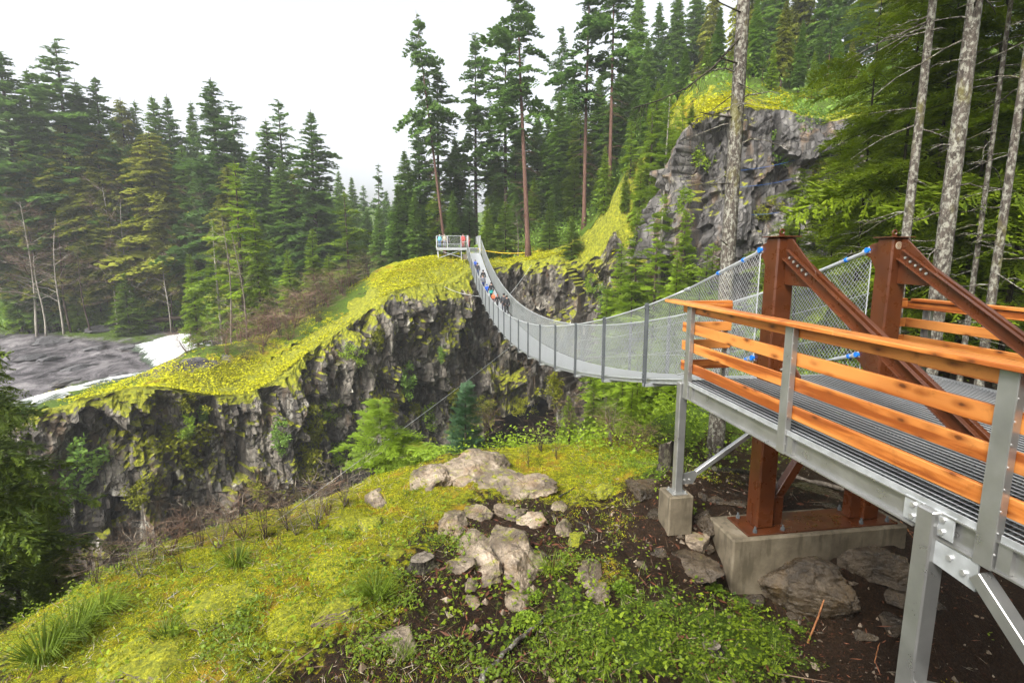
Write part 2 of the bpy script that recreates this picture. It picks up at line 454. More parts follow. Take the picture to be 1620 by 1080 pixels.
near_pts = pts_px([
    # bottom edge of the frame and below it
    (0, 1080, 6.2), (200, 1080, 5.4), (400, 1080, 4.9), (600, 1080, 4.7), (810, 1080, 4.6), (1000, 1080, 4.75), (1200, 1080, 5.15), (1400, 1080, 5.4), (1620, 1080, 5.6),
    (810, 980, 5.7), (600, 960, 5.9), (420, 960, 6.3), (1000, 980, 5.7), (1080, 930, 6.3),
    (800, 880, 7.1), (640, 870, 7.4), (500, 880, 7.6), (920, 880, 6.9), (300, 930, 7.7), (160, 980, 7.3),
    (820, 800, 9.0), (700, 790, 9.6), (950, 800, 8.6), (1010, 780, 8.6), (560, 830, 9.0),
    (740, 718, 12.3), (850, 708, 13.2), (950, 712, 14.2), (1040, 735, 12.5), (790, 755, 10.6), (890, 760, 10.4),
    (650, 740, 12.2), (560, 780, 11.0), (430, 812, 10.6), (300, 850, 10.2), (130, 930, 9.0), (0, 1020, 7.9),
    (1068, 832, 7.35), (1000, 850, 7.4), (1060, 880, 6.9), (1129, 890, 7.0), (1158, 942, 6.8), (1300, 985, 6.3), (1420, 1010, 6.1),
    (1410, 850, 8.2), (1320, 800, 8.8), (1250, 770, 9.6), (1150, 745, 11.0), (1150, 722, 14.5), (1480, 890, 7.4), (1370, 872, 6.75), (1450, 860, 6.95),
]) + [
    (13, 8, -4.2), (18, 6, -3.6), (14, 14, -4.2), (20, 16, -3.0), (10, 17, -4.9), (30, 20, -1.2), (40, 10, 0), (12, 2, -4.4), (8, 0, -4.8), (20, -4, -3.2),
    (0, 0, -2.6), (2.5, 2.5, -3.6), (-3, 0, -2.2), (-8, 0, -3.6), (-14, 2, -7), (0, -6, -1.6), (10, -8, -3), (-12, -6, -5),
    # falls into the ravine
    (-8, 12.5, -8.2), (-12, 9, -9), (-5, 16, -9.2), (0, 17, -7.6), (3, 19.5, -8.2), (-20, 12, -15), (-14, 18, -15.5), (-6, 23, -15.5), (1, 25, -14), (6, 22, -10), (9.5, 22, -8.6),
    (-40, 25, -25), (-30, 36, -26), (-18, 42, -26), (-8, 48, -25), (2, 52, -20), (8, 48, -22), (14, 44, -19), (20, 36, -13), (12, 32, -14.5), (5, 34, -17.5), (28, 34, -8), (34, 30, -4), (50, 30, -1), (60, 10, 2), (18, 24, -6.2),
    (-45, 45, -27), (-20, 60, -27), (10, 62, -25), (19, 52, -21), (30, 60, -16), (60, 60, 0),
]
NEAR = TPS(near_pts)

far_pts = [  # river plateau
    (-30, 48, -13.4), (-45, 55, -14), (-60, 70, -14.3), (-45, 80, -13.8), (-35, 62, -13.4), (-80, 60, -15), (-100, 90, -13), (-60, 98, -13.2), (-50, 108, -12.8), (-40, 90, -13.9), (-25, 100, -14), (-15, 120, -14), (-28, 75, -13.0), (-50, 40, -13.5), (-80, 40, -15),
    # forest slopes beyond the river
    (-80, 118, -9), (-60, 125, -9), (-100, 150, 8), (-60, 165, 8), (-140, 110, 6), (-140, 180, 30), (-30, 160, -7), (-30, 200, 3), (-10, 220, -8), (0, 170, -13), (10, 240, 0), (-80, 230, 30), (60, 240, 20), (-120, 60, -6), (-160, 60, 5),
    # behind the moss hill
    (-22, 74, -11.5), (-14, 84, -10.5), (-5, 92, -8.5), (2, 100, -7), (-12, 100, -13),
    # hillside above the gorge
    (8, 84, 1), (8, 100, 1), (16, 80, 2.5), (25, 75, 7), (20, 100, 7), (35, 90, 15), (35, 70, 16), (60, 80, 24), (40, 58, 18), (60, 55, 22), (90, 60, 30), (40, 150, 22), (32, 52, 15.5), (52, 44, 17), (70, 30, 16), (90, 20, 18),
]
CL = [  # canyon rim: px, py, Y, z of the foot of the wall
    (-420, 700, 36, -28), (-200, 672, 40, -28), (0, 650, 43, -28), (60, 643, 44, -28), (150, 622, 46, -28), (250, 612, 48, -28), (330, 624, 50, -28), (400, 618, 52, -28), (440, 592, 54, -28), (500, 545, 57, -28),
    (560, 502, 59.5, -28), (610, 466, 62, -27), (655, 452, 64, -26), (700, 446, 67, -25), (738, 432, 69.5, -24), (775, 424, 70, -22), (830, 412, 69, -20), (880, 404, 67, -18), (950, 408, 63, -24), (1000, 432, 60, -23),
    (1040, 400, 55, -20), (1062, 300, 51, -17), (1082, 222, 48, -14), (1120, 186, 46, -11), (1180, 172, 44.5, -9), (1250, 178, 43.5, -8.5), (1310, 192, 42, -8), (1400, 180, 40.5, -7), (1520, 190, 38, -5), (1700, 200, 33, -2), (2000, 200, 26, -1)]
rim = np.array([tuple(W(x, y, Y=Y)) for x, y, Y, _ in CL]); rim_foot = np.array([c[3] for c in CL], float)
far_pts += [tuple(p) for p in rim]
far_pts += pts_px([(400, 545, 60), (450, 532, 62), (500, 502, 63), (540, 480, 65), (600, 440, 68), (650, 416, 71), (692, 406, 74), (330, 562, 56), (270, 600, 52), (360, 590, 55), (450, 560, 58), (540, 505, 62), (620, 450, 66),
                    (800, 402, 76), (870, 398, 73), (930, 386, 66), (985, 340, 62), (1040, 270, 58), (1100, 182, 52), (1180, 165, 48), (1300, 182, 46)])
RAPIDS = [(206, 548), (262, 532), (300, 528), (345, 535), (335, 556), (305, 576), (255, 594), (160, 614), (90, 632), (40, 644), (30, 634), (90, 618), (170, 600), (245, 582), (222, 566)]
far_pts += [tuple(W(x, y, Z=-13.55)) for x, y in RAPIDS[::2]]
FAR = TPS(far_pts)

def drape(px, py, field=None, y0=3.0, y1=60.0):
    """first point of the ground seen through a pixel direction"""
    field = field or NEAR
    Ys = np.geomspace(y0, y1, 500); d = ray(px, py); P = d[None] * (Ys / d[1])[:, None]
    g = field(P[:, 0], P[:, 1]); b = np.where(P[:, 2] < g)[0]
    if len(b) == 0: return P[-1]
    i = max(b[0], 1); a = P[i - 1]; c = P[i]
    fa = a[2] - g[i - 1]; fc = c[2] - g[i]; t = fa / (fa - fc + 1e-12)
    return a + (c - a) * t

# ------------------------------------------------------------------ near ground sheet
def sinh_axis(c, lo, hi, n, b=3.2):
    t = np.linspace(-1, 1, n); s = np.sinh(b * t) / np.sinh(b)
    return np.where(s < 0, c + s * (c - lo), c + s * (hi - c))
GX = sinh_axis(1.0, -60, 95, 470); GY = sinh_axis(6.0, -40, 66, 430)
X, Y = np.meshgrid(GX, GY)
def near_detail(x, y):
    p = np.stack([x, y, np.zeros_like(x)], 1)
    d = np.hypot(x, y)
    k = np.clip(d / 18, .25, 1.6)
    return .40 * k * fbm(p * .55, 4, 3) + .15 * fbm(p * 2.3, 4, 9) + .035 * fbm(p * 9, 3, 15)
def NEARD(x, y):
    x = np.atleast_1d(np.asarray(x, float)); y = np.atleast_1d(np.asarray(y, float))
    return NEAR(x, y) + near_detail(x.ravel(), y.ravel()).reshape(x.shape)
Z = NEARD(X.ravel(), Y.ravel()).reshape(X.shape)
V = np.stack([X, Y, Z], -1).reshape(-1, 3)
def grid_faces(nr, nc):
    i = np.arange(nr - 1)[:, None] * nc + np.arange(nc - 1)[None]
    return np.stack([i, i + 1, i + nc + 1, i + nc], -1).reshape(-1, 4)
def set_mask(me, r, g=None, b=None):
    n = len(me.vertices); a = np.zeros((n, 4), np.float32); a[:, 3] = 1
    a[:, 0] = r
    if g is not None: a[:, 1] = g
    if b is not None: a[:, 2] = b
    at = me.attributes.new('mask', 'FLOAT_COLOR', 'POINT'); at.data.foreach_set('color', a.ravel())
def blobs(px, py, l, base=0.0):
    v = np.full(px.shape, float(base))
    for x, y, rx, ry, w in l:
        v += w * np.exp(-(((px - x) / rx) ** 2 + ((py - y) / ry) ** 2))
    return v
MOSS = [(180, 1000, 260, 110, .9), (420, 880, 200, 90, .75), (600, 800, 130, 60, .7), (900, 725, 150, 40, .95), (1000, 850, 60, 90, .35), (640, 770, 120, 50, .5), (560, 950, 90, 60, .5), (1050, 900, 60, 60, .25), (330, 960, 150, 80, .5), (940, 780, 120, 40, .45),
        (790, 890, 120, 80, -.3), (680, 990, 140, 80, -.12), (960, 900, 40, 60, .3), (860, 1010, 120, 50, .2), (1350, 950, 260, 130, -.8), (1060, 790, 80, 50, -.7), (1050, 860, 90, 60, -.55), (900, 1040, 300, 60, -.15), (1330, 780, 150, 40, -.5)]
GREEN = [(1000, 1010, 240, 100, .62), (900, 900, 60, 60, .2), (1100, 650, 160, 60, .65), (950, 640, 130, 60, .5), (1000, 740, 90, 30, .6), (560, 900, 120, 90, .35), (400, 1000, 250, 90, .3), (700, 830, 70, 60, .35), (150, 900, 200, 80, .45), (1400, 900, 170, 110, -.6), (1200, 1010, 90, 70, .5), (1300, 700, 150, 50, .3)]
def near_masks(V):
    c = V @ FW; front = c > 1.0
    px, py = proj(np.where(front[:, None], V, V + FW * 50))
    m = blobs(px, py, MOSS, .12); g = blobs(px, py, GREEN, .10)
    far = np.hypot(V[:, 0], V[:, 1]) > 22
    m = np.where(front & ~far, m, .25); g = np.where(front & ~far, g, np.where(V[:, 0] > 0, .85, .3))
    return m, g
me = np_mesh('ground', V, [grid_faces(len(GY), len(GX))], [M['ground']], True)
mm, mg = near_masks(V); set_mask(me, mm, None, mg)
tag(put('ground', me), kind='structure')

# ------------------------------------------------------------------ canyon wall
def resample(P, extra, step):
    d = np.r_[0, np.cumsum(np.linalg.norm(np.diff(P[:, :2], axis=0), axis=1))]
    s = np.arange(0, d[-1], step)
    o = np.stack([np.interp(s, d, P[:, k]) for k in range(3)], 1)
    return s, o, np.interp(s, d, extra)
def smooth1(a, n):
    k = np.ones(n) / n; p = np.pad(a, (n // 2, n - 1 - n // 2), mode='edge'); return np.convolve(p, k, 'valid')
st, E, foot = resample(rim, rim_foot, .24)
nrm = np.gradient(E[:, :2], axis=0); nrm = np.stack([smooth1(nrm[:, 0], 25), smooth1(nrm[:, 1], 25)], 1)
nrm /= np.linalg.norm(nrm, axis=1)[:, None]
OUT = np.stack([nrm[:, 1], -nrm[:, 0]], 1)             # towards the viewer's side of the gorge
wob = fbm(np.stack([st * .16, 0 * st, 0 * st], 1), 4, 21) * 1.6 + fbm(np.stack([st * .7, 0 * st + 4, 0 * st], 1), 3, 25) * .5
rows = []; tags_ = []
back = [(-7, -.55), (-5, -.15), (-3.5, .0), (-2.2, .08), (-1.3, .12), (-.7, .08), (-.25, -.04)]
for o_, dz in back:
    q = E[:, :2] + OUT * (o_ + wob * max(0, 1 + o_ / 5))[:, None]
    z = FAR(q[:, 0], q[:, 1]) + dz + .42 * fbm(np.stack([q[:, 0] * .7, q[:, 1] * .7, 0 * st], 1), 5, 30) * (1 if dz > -.5 else 0)
    rows.append(np.c_[q, z]); tags_.append(np.full(len(st), 1.0))
NF = 74
zt = rows[-1][:, 2]
for j in range(NF):
    t_ = (j + .35) / NF
    z = zt + (foot - zt) * t_
    bat = t_ * (zt - foot) * .13 + .15
    q = E[:, :2] + OUT * (wob + bat)[:, None]
    p3 = np.c_[q, z]
    s1 = np.c_[st * .55, z * .16, 0 * z]; s2 = np.c_[st * 1.25, z * .42, 0 * z + 7]
    blk = (cellrand(s1, 2) - .5) * 1.9 + (cellrand(s2, 6) - .5) * 1.0 + (cellrand(np.c_[st * .2, z * .13, 0 * z + 2], 4) - .5) * 3.4
    disp = blk * min(1, t_ * 9 + .12) + fbm(p3 * .12, 3, 40) * 2.4 * min(1, t_ * 5) + fbm(p3 * .9, 4, 44, ridged=True) * .45 + fbm(np.c_[st * .8, z * .1, 0 * z + 9], 4, 46, ridged=True) * .28 * min(1, t_ * 8)
    led = np.clip(fbm(np.c_[st * .06, z * .35, 0 * z], 3, 50) * 2.2 - .5, 0, 1) * 1.8 * min(1, t_ * 4)
    q = q + OUT * (disp + led)[:, None]
    rows.append(np.c_[q, z + .25 * fbm(p3 * .8, 3, 60)])
    tags_.append(np.full(len(st), max(0, .75 - t_ * 9)) + np.clip(fbm(np.c_[st * .09, z * .12, 0 * z + 3], 3, 70) * 1.5, -.25, .5))
V = np.concatenate(rows); nr = len(rows)
MK = np.concatenate(tags_).reshape(nr, len(st)); V3 = V.reshape(nr, len(st), 3)
isp = int(np.argmin(np.abs(E[:, 0] - rim[20, 0]) + np.abs(E[:, 1] - rim[20, 1])))
for nm, a, b_, mt in (('canyon_cliff', 0, isp + 1, 'cliff'), ('rock_bluff_cliff', isp, len(st), 'bluff')):
    me = np_mesh(nm, V3[:, a:b_].reshape(-1, 3), [grid_faces(nr, b_ - a)[:, ::-1]], [M[mt]], False)
    set_mask(me, MK[:, a:b_].ravel()); tag(put(nm, me), kind='structure')
cliff_V = V.reshape(nr, len(st), 3)

# ------------------------------------------------------------------ far terrain, cut at the rim
fx = np.r_[np.arange(-230, -80, 3.0), np.arange(-80, 70, .85), np.arange(70, 200, 4.0)]
fy = np.r_[np.arange(14, 112, .75), np.arange(112, 300, 3.0)]
X, Y = np.meshgrid(fx, fy)
p = np.stack([X.ravel(), Y.ravel(), 0 * X.ravel()], 1)
plat = np.exp(-((FAR(X, Y).ravel() + 13.8) / 1.0) ** 2)
Z = FAR(X, Y).ravel()
Z = np.clip(Z, -18, 60) + .5 * fbm(p * .11, 4, 80) + .22 * fbm(p * .55, 4, 84) + (1 - plat) * (.35 * fbm(p * .9, 4, 88) + .5 * fbm(p * .3, 3, 86)) + plat * (.55 * (cellrand(p * np.array([.16, .38, 1]), 8) - .5) + .25 * (cellrand(p * np.array([.5, .9, 1]), 9) - .5))
def signed_rim(q):
    """positive on the gorge side of the rim"""
    A = rim[:-1, :2]; B = rim[1:, :2]; best = np.full(len(q), 1e9); sg = np.zeros(len(q))
    for a, b in zip(A, B):
        ab = b - a; t = np.clip(((q - a) @ ab) / (ab @ ab), 0, 1); d = q - (a + t[:, None] * ab); dd = np.hypot(d[:, 0], d[:, 1])
        cr = ab[0] * d[:, 1] - ab[1] * d[:, 0]
        m = dd < best; best[m] = dd[m]; sg[m] = -np.sign(cr[m])
    return best * sg
V = np.c_[p[:, :2], Z]
fc = grid_faces(len(fy), len(fx)); cen = V[fc].mean(1)
sd = signed_rim(cen[:, :2])
keep = sd < -3.2
px, py = proj(np.where((V @ FW)[:, None] > 1, V, V + FW * 80))
hillmoss = blobs(px, py, [(500, 520, 130, 60, .9), (640, 430, 60, 40, .9), (330, 595, 120, 30, .9), (420, 560, 70, 40, .6), (690, 410, 50, 20, .8), (840, 404, 70, 14, 1.2), (1130, 175, 120, 30, .8), (470, 525, 70, 25, -.9), (530, 480, 50, 22, -.7), (400, 556, 60, 18, -.6), (740, 398, 40, 10, -.6), (920, 385, 60, 14, -.9), (1030, 300, 50, 90, -.35)], .1) * (V[:, 1] < 80)
rockm = blobs(px, py, [(130, 570, 170, 34, 1.2), (30, 560, 80, 40, .8), (260, 512, 90, 16, .9), (320, 555, 60, 30, .6), (40, 620, 60, 30, .7)], 0) * (V[:, 2] < -10) + blobs(px, py, [(1030, 290, 40, 80, .55)], 0) * (V[:, 1] < 66)
me = np_mesh('terrain', V, [fc[keep]], [M['far_ground']], True)
set_mask(me, np.clip(hillmoss, 0, 1.2), rockm, np.full(len(V), .75))
tag(put('terrain', me), kind='structure')
def GROUND(x, y):
    """height of whatever ground lies at x, y"""
    s_ = signed_rim(np.array([[x, y]]))[0]
    return float(NEAR(x, y)[0]) if s_ > 0 else float(max(-18, FAR(x, y)[0]))

# ------------------------------------------------------------------ river: patches lying on the plateau
def river_patch(name, poly, n=60, lift=.12, foam=.6, flat=None):
    poly = np.array(poly, float)
    pts3 = np.array([W(x, y, Z=-13.5) for x, y in poly])
    lo = pts3[:, :2].min(0) - .5; hi = pts3[:, :2].max(0) + .5
    gx = np.arange(lo[0], hi[0], .45); gy = np.arange(lo[1], hi[1], .45)
    X, Y = np.meshgrid(gx, gy); q = np.stack([X.ravel(), Y.ravel()], 1)
    ins = np.zeros(len(q), bool); k = len(pts3); dmin = np.full(len(q), 1e9)
    for i in range(k):
        a = pts3[i, :2]; b = pts3[(i + 1) % k, :2]
        c = (a[1] > q[:, 1]) != (b[1] > q[:, 1])
        xi = (b[0] - a[0]) * (q[:, 1] - a[1]) / (b[1] - a[1] + 1e-12) + a[0]
        ins ^= c & (q[:, 0] < xi)
        ab = b - a; t = np.clip(((q - a) @ ab) / (ab @ ab + 1e-9), 0, 1); d = q - (a + t[:, None] * ab); dmin = np.minimum(dmin, np.hypot(d[:, 0], d[:, 1]))
    p3 = np.c_[q, 0 * q[:, 0]]
    sd = np.where(ins, dmin, -dmin)
    z = np.clip(FAR(q[:, 0], q[:, 1]), -18, 60) + lift + .5 * fbm(p3 * .11, 4, 80) + .22 * fbm(p3 * .55, 4, 84) * .5 + .16 * fbm(p3 * .9, 4, 95) + np.clip(sd, -1, 1) * .25
    if flat is not None: z = flat + 0 * z
    V = np.c_[q, z]
    fc = grid_faces(len(gy), len(gx)); ok = (sd > -.4)[fc].all(1)
    me = np_mesh(name, V, [fc[ok]], [M['river']], True); set_mask(me, foam * (.3 + .75 * np.clip(sd / 2.2, 0, 1)) if foam > .3 else np.full(len(V), foam))
    return tag(put(name, me), kind='structure')
river_patch('river_rapids', RAPIDS, foam=.75)
river_patch('river', [(340, 538), (335, 520), (380, 500), (430, 486), (500, 478), (520, 486), (470, 500), (440, 515), (400, 530)], foam=.1, flat=-13.2)
# ------------------------------------------------------------------ near viewing platform
DZ = -1.86                                     # top of the grating
PX0, PX1 = 3.75, 7.68                          # railing planes
PY0, PY1 = -0.9, 7.42
plat = thing('viewing_platform', 'aluminium viewing platform with open grating floor and orange cedar railings', 'platform', (5.7, 3.4, -4.9))
# edge beams: I sections
def ibeam(x, y0, y1, side):
    mb = MB(); L = y1 - y0; yc = (y0 + y1) / 2
    mb.box((x, yc, (DZ - .045 - 2.10) / 2 - .0), (.012, L, .20))
    mb.box((x, yc, -2.105), (.11, L, .014)); mb.box((x, yc, DZ - .043), (.10, L, .012))
    return mb
for x in (PX0 + .02, (PX0 + PX1) / 2, PX1 - .02):
    ibeam(x, 3.42, PY1 - .06, 0).build('edge_beam', M['alu'], plat)
    ibeam(x, PY0, 3.38, 0).build('edge_beam', M['alu'], plat)
for y in (PY1 - .05, 5.05, 3.4, 1.2):
    MB().box(((PX0 + PX1) / 2, y + .06, -2.0), (PX1 - PX0 - .14, .07, .15)).build('cross_beam', M['alu'], plat)
# grating: serrated bars across, tie rods along
mb = MB()
for y in np.arange(PY0, PY1 - .02, .048):
    for a, b in ((PX0 + .03, 4.80), (4.82, 7.02), (7.04, PX1 - .03)):
        if a == 4.82 or 1:
            mb.box(((a + b) / 2, y, DZ - .016), (b - a, .004, .022))
g1 = mb.build('grating', M['post_grey'], plat)
mb = MB()
for x in np.arange(PX0 + .06, PX1 - .03, .075):
    mb.box((x, (PY0 + PY1) / 2, DZ + .0015), (.006, PY1 - PY0, .007))
mb.build('grating_rods', M['wire'], plat)
mb = MB()
for (y0, y1) in ((PY1 - 2.38, PY1), (PY1 - 4.6, PY1 - 2.40), (PY0, PY1 - 4.62)):
    mb.box((PX0 - .012, (y0 + y1) / 2, DZ - .014), (.008, y1 - y0, .052)); mb.box((PX1 + .012, (y0 + y1) / 2, DZ - .014), (.008, y1 - y0, .052))
mb.each('edge_strip', M['galv'], plat, bevel=.002)
# railing posts: aluminium channels on the outside of the beam
def rail_post(x, y, zt=-.745, zb=-2.12, out=-1):
    mb = MB()
    mb.box((x + out * .035, y, (zt + zb) / 2), (.010, .118, zt - zb))
    mb.box((x + out * .008, y - .062, (zt + zb) / 2), (.062, .007, zt - zb))
    mb.box((x + out * .008, y + .062, (zt + zb) / 2), (.062, .007, zt - zb))
    p = mb.build('rail_post', M['alu'], plat, .002)
    m2 = MB()
    for z in np.arange(zb + .12, zt, .155):
        m2.cyl((x + out * .030, y - .066, z), (x + out * .030, y - .073, z), .008, 6)
    m2.each('bolt', M['bolt'], p)
    MB().box((x + .012 * -out, y - .12, -2.0), (.06, .09, .19)).build('stiffener', M['alu'], p)
PY_POSTS = [7.27, 5.06, 2.88, .7]
for y in PY_POSTS:
    rail_post(PX0, y); rail_post(PX1, y, out=1)
# boards
def board(name, c, L, h, t, along='Y', mat=None, label=None):
    mb = MB().box((0, 0, 0), (L, t, h))
    o = mb.build(name, mat or M['cedar'], None, .006)
    o.parent = plat; o.location = Vector(c) - wloc(plat)
    if along == 'Y': o.rotation_euler = (0, 0, math.pi / 2)
    if label: o['label'] = label
    return o
ends = [(7.60, 5.09), (5.065, 2.915), (2.885, .715), (.69, -.9)]
for (a, b) in ends:
    jit = [rnd.uniform(-.006, .006) for _ in range(4)]
    for z, h, jj in ((-1.665, .142, 0), (-1.355, .142, 1), (-1.085, .142, 2)):
        board('rail_board', (PX0 + .055, (a + b) / 2, z + jit[jj]), a - b, h, .04)
        board('rail_board', (PX1 - .055, (a + b) / 2, z + jit[jj]), a - b, h, .04)
    board('rail_board', (PX0 + .055, (a + b) / 2, -.80), a - b, .115, .04, label='pale weathered top rail board with dark stains')
    board('rail_board', (PX1 - .055, (a + b) / 2, -.80), a - b, .115, .04)
def cap(x0, y0, x1, y1, wdt=.18, t=.042):
    L = math.hypot(x1 - x0, y1 - y0); al = 'Y' if abs(y1 - y0) > abs(x1 - x0) else 'X'
    return board('handrail_cap', ((x0 + x1) / 2, (y0 + y1) / 2, -.718), L, t, wdt, al, M['cedar_top'])
cap(PX0 - .005, PY0, PX0 - .005, 4.38); cap(PX0 - .005, 4.385, PX0 - .005, 7.98)
cap(PX1 - .015, PY0, PX1 - .015, 3.6); cap(PX1 - .015, 3.605, PX1 - .015, 7.50)
# end rails either side of the bridge mouth
for (xa, xb) in ((PX0 + .09, 4.56), (7.15, PX1 - .09)):
    for z, h in ((-1.665, .142), (-1.355, .142), (-1.085, .142), (-.80, .115)):
        board('rail_board', ((xa + xb) / 2, 7.57, z), xb - xa, h, .04, 'X')
    MB().box(((xa + xb) / 2, 7.62, -.719), (xb - xa, .12, .04)).build('handrail_cap', M['cedar_top'], plat, .005)
    for xx in ((xa + .10, xb - .06) if xa < 5 else (xa + .06,)):
        MB().box((xx, 7.62, -1.42), (.06, .05, 1.36)).build('rail_post', M['alu'], plat, .003)
# legs
def leg(x, y, zb, wd=.125, plate=True):
    MB().box((x, y, (zb - 1.90) / 2), (wd, wd, -1.90 - zb)).build('leg', M['alu'], plat, .012)
    if plate:
        mb = MB().box((x, y, zb + .008), (wd + .12, wd + .12, .016))
        f = mb.build('leg_plate', M['alu'], plat, .002)
        m2 = MB()
        for a in (-1, 1):
            for b_ in (-1, 1): m2.cyl((x + a * .095, y + b_ * .095, zb + .016), (x + a * .095, y + b_ * .095, zb + .05), .012, 6)
        m2.each('bolt', M['bolt'], f)
LEGX, LEGY = 3.74, 7.42
leg(LEGX, LEGY, -3.66); leg(7.6, LEGY, -3.9)
leg(PX0 - .0, 3.30, -5.3, .15, False); leg(7.6, 3.3, -5.3, .15, False); leg(PX0, -.4, -5.2, .15, False)
# splice plates at the big leg
for (y, dz_) in ((3.19, 0), (3.44, 0)):
    p = MB().box((PX0 - .020, y, -1.985), (.014, .17, .19)).build('splice_plate', M['galv'], plat, .003)
    m2 = MB()
    for z in (-1.94, -2.035): m2.cyl((PX0 - .027, y, z), (PX0 - .045, y, z), .022, 6)
    m2.each('bolt', M['bolt'], p)
p = MB().prism([(PX0 - .03, 3.24, -2.12), (PX0 - .03, 2.90, -2.12), (PX0 - .03, 2.90, -2.33), (PX0 - .03, 3.24, -2.30)], (.014, 0, 0)).build('gusset_plate', M['galv'], plat)
m2 = MB()
for (y, z) in ((3.10, -2.19), (2.99, -2.24)): m2.cyl((PX0 - .03, y, z), (PX0 - .048, y, z), .022, 6)
m2.each('bolt', M['bolt'], p)
MB().beam((PX0 - .01, 2.90, -2.20), (PX0 - .01, 1.1, -3.72), .10, .11, (1, 0, 0)).build('brace', M['alu'], plat, .006)
MB().beam((PX0 + .03, 3.27, -3.42), (PX0 + .03, 1.2, -1.62 - .5), .10, .13, (1, 0, 0)).build('brace', M['alu'], plat, .006)
# flat brace from the front leg back under the deck
b0 = (LEGX + .06, LEGY + .01, -3.42); b1 = (5.6, LEGY + .01, -2.32)
MB().beam((LEGX + .30, LEGY, -3.36), b1, .07, .075).build('brace', M['alu'], plat, .005)
p = MB().prism([(LEGX + .06, LEGY - .02, -3.53), (LEGX + .25, LEGY - .02, -3.53), (LEGX + .36, LEGY - .02, -3.30), (LEGX + .06, LEGY - .02, -3.36)], (0, .012, 0)).build('gusset_plate', M['alu'], plat)
m2 = MB()
for xx in (.11, .19): m2.cyl((LEGX + xx, LEGY - .02, -3.46), (LEGX + xx, LEGY - .035, -3.46), .016, 6)
m2.each('bolt', M['bolt'], p)

# concrete
mb = MB().box((LEGX + .0, LEGY + .02, -3.98), (.40, .40, .64))
tag(mb.build('concrete_footing', M['concrete'], None, .02), 'small square concrete footing under the front aluminium leg', 'footing')
mb = MB().box((5.86, 7.20, -4.72), (2.96, .76, 1.04))
tag(mb.build('concrete_footing', M['concrete'], None, .025), 'long concrete footing under the brown steel bridge tower', 'footing')

# ------------------------------------------------------------------ brown steel tower
tw = thing('bridge_tower', 'brown steel tower frame with two square posts and sloping back braces', 'bridge tower', (5.93, 7.2, -4.2))
TX = (5.02, 6.85); TY = 7.18; HW = .145
tp = []
for x in TX:
    post = MB().box((x, TY, (-4.17 + .235) / 2), (2 * HW, 2 * HW, .235 + 4.17)).build('post', M['brown'], tw, .022)
    tp.append(post)
    MB().box((x, TY, .245), (.37, .37, .016)).build('cap_plate', M['brown'], post, .003)
    # lifting eye
    m2 = MB(); n = 14
    ring = [(x + .0 + .034 * math.cos(a), TY, .315 + .034 * math.sin(a)) for a in [2 * math.pi * k / n for k in range(n + 1)]]
    m2.tube(ring, .014, 6); m2.box((x, TY, .268), (.07, .022, .03)); m2.build('lifting_eye', M['brown'], post)
    # upper gusset towards the viewer and its brace
    pl = [(x, TY - HW, .21), (x, TY - HW - .10, .21), (x, TY - HW - .62, -.22), (x, TY - HW - .66, -.44), (x, TY - HW, -.43)]
    g = MB().prism([(a - .011, b_, c_) for a, b_, c_ in pl], (.022, 0, 0)).build('gusset_plate', M['brown'], tw, .003)
    d = Vector((0, -3.04, -1.80)).normalized()
    p0 = Vector((x, TY - .20, .0)); p1 = p0 + d * 3.75
    mb = MB()
    for sx in (-1, 1):
        off = Vector((sx * .034, 0, 0))
        mb.beam(p0 + off, p1 + off, .010, .15, (0, 1, 0))
        mb.beam(p0 + off * 2.0 + Vector((0, .0, 0)), p1 + off * 2.0, .05, .010, (0, 1, 0)) if 0 else None
    nrm_ = Vector((0, d.z, -d.y))
    for sx in (-1, 1):
        for sn in (-1, 1):
            a = nrm_ * (sn * .072) + Vector((sx * .060, 0, 0))
            mb.beam(p0 + a, p1 + a, .055, .011, nrm_)
    br = mb.build('back_brace', M['brown'], tw, .002)
    m2 = MB()
    for k in range(5):
        q = p0 + d * (.10 + .105 * k)
        m2.cyl(q + Vector((-.042, 0, 0)) + nrm_ * -.0, q + Vector((-.062, 0, 0)), .019, 6)
    m2.each('bolt', M['bolt'], br)
    # lower gusset on the viewer's side, brace continuing below the deck
    pl = [(x, TY - HW, -1.42), (x, TY - HW - .22, -1.42), (x, TY - HW - .50, -1.66), (x, TY - HW - .50, -1.98), (x, TY - HW, -1.98)]
    g = MB().prism([(a - .011, b_, c_) for a, b_, c_ in pl], (.022, 0, 0)).build('gusset_plate', M['brown'], tw, .003)
    p2 = Vector((x, TY - .26, -1.60)); p3 = p2 + d * 1.3
    MB().beam(p2, p3, .10, .12, (0, 1, 0)).build('lower_brace', M['brown'], tw, .006)
    m2 = MB()
    for k in range(4):
        q = p2 + d * (.06 + .10 * k); m2.cyl(q + Vector((-.05, 0, 0)), q + Vector((-.066, 0, 0)), .018, 6)
    m2.each('bolt', M['bolt'], g)
    # cable lugs on the bridge side
    for zc, s_ in ((.06, 1), (-1.60, .8)):
        pl = [(x, TY + HW, zc + .13 * s_), (x, TY + HW + .20, zc + .10 * s_), (x, TY + HW + .33, zc + .04), (x, TY + HW + .33, zc - .07), (x, TY + HW + .22, zc - .12), (x, TY + HW, zc - .46 * s_)]
        MB().prism([(a - .03, b_, c_) for a, b_, c_ in pl], (.024, 0, 0)).build('cable_lug', M['brown'], tw, .003)
        MB().prism([(a + .014, b_, c_) for a, b_, c_ in pl], (.024, 0, 0)).build('cable_lug', M['brown'], tw, .003)
    # stiffeners at the foot
    MB().box((x - HW - .006, TY - .02, -3.98), (.012, .03, .36)).build('stiffener', M['brown'], post)
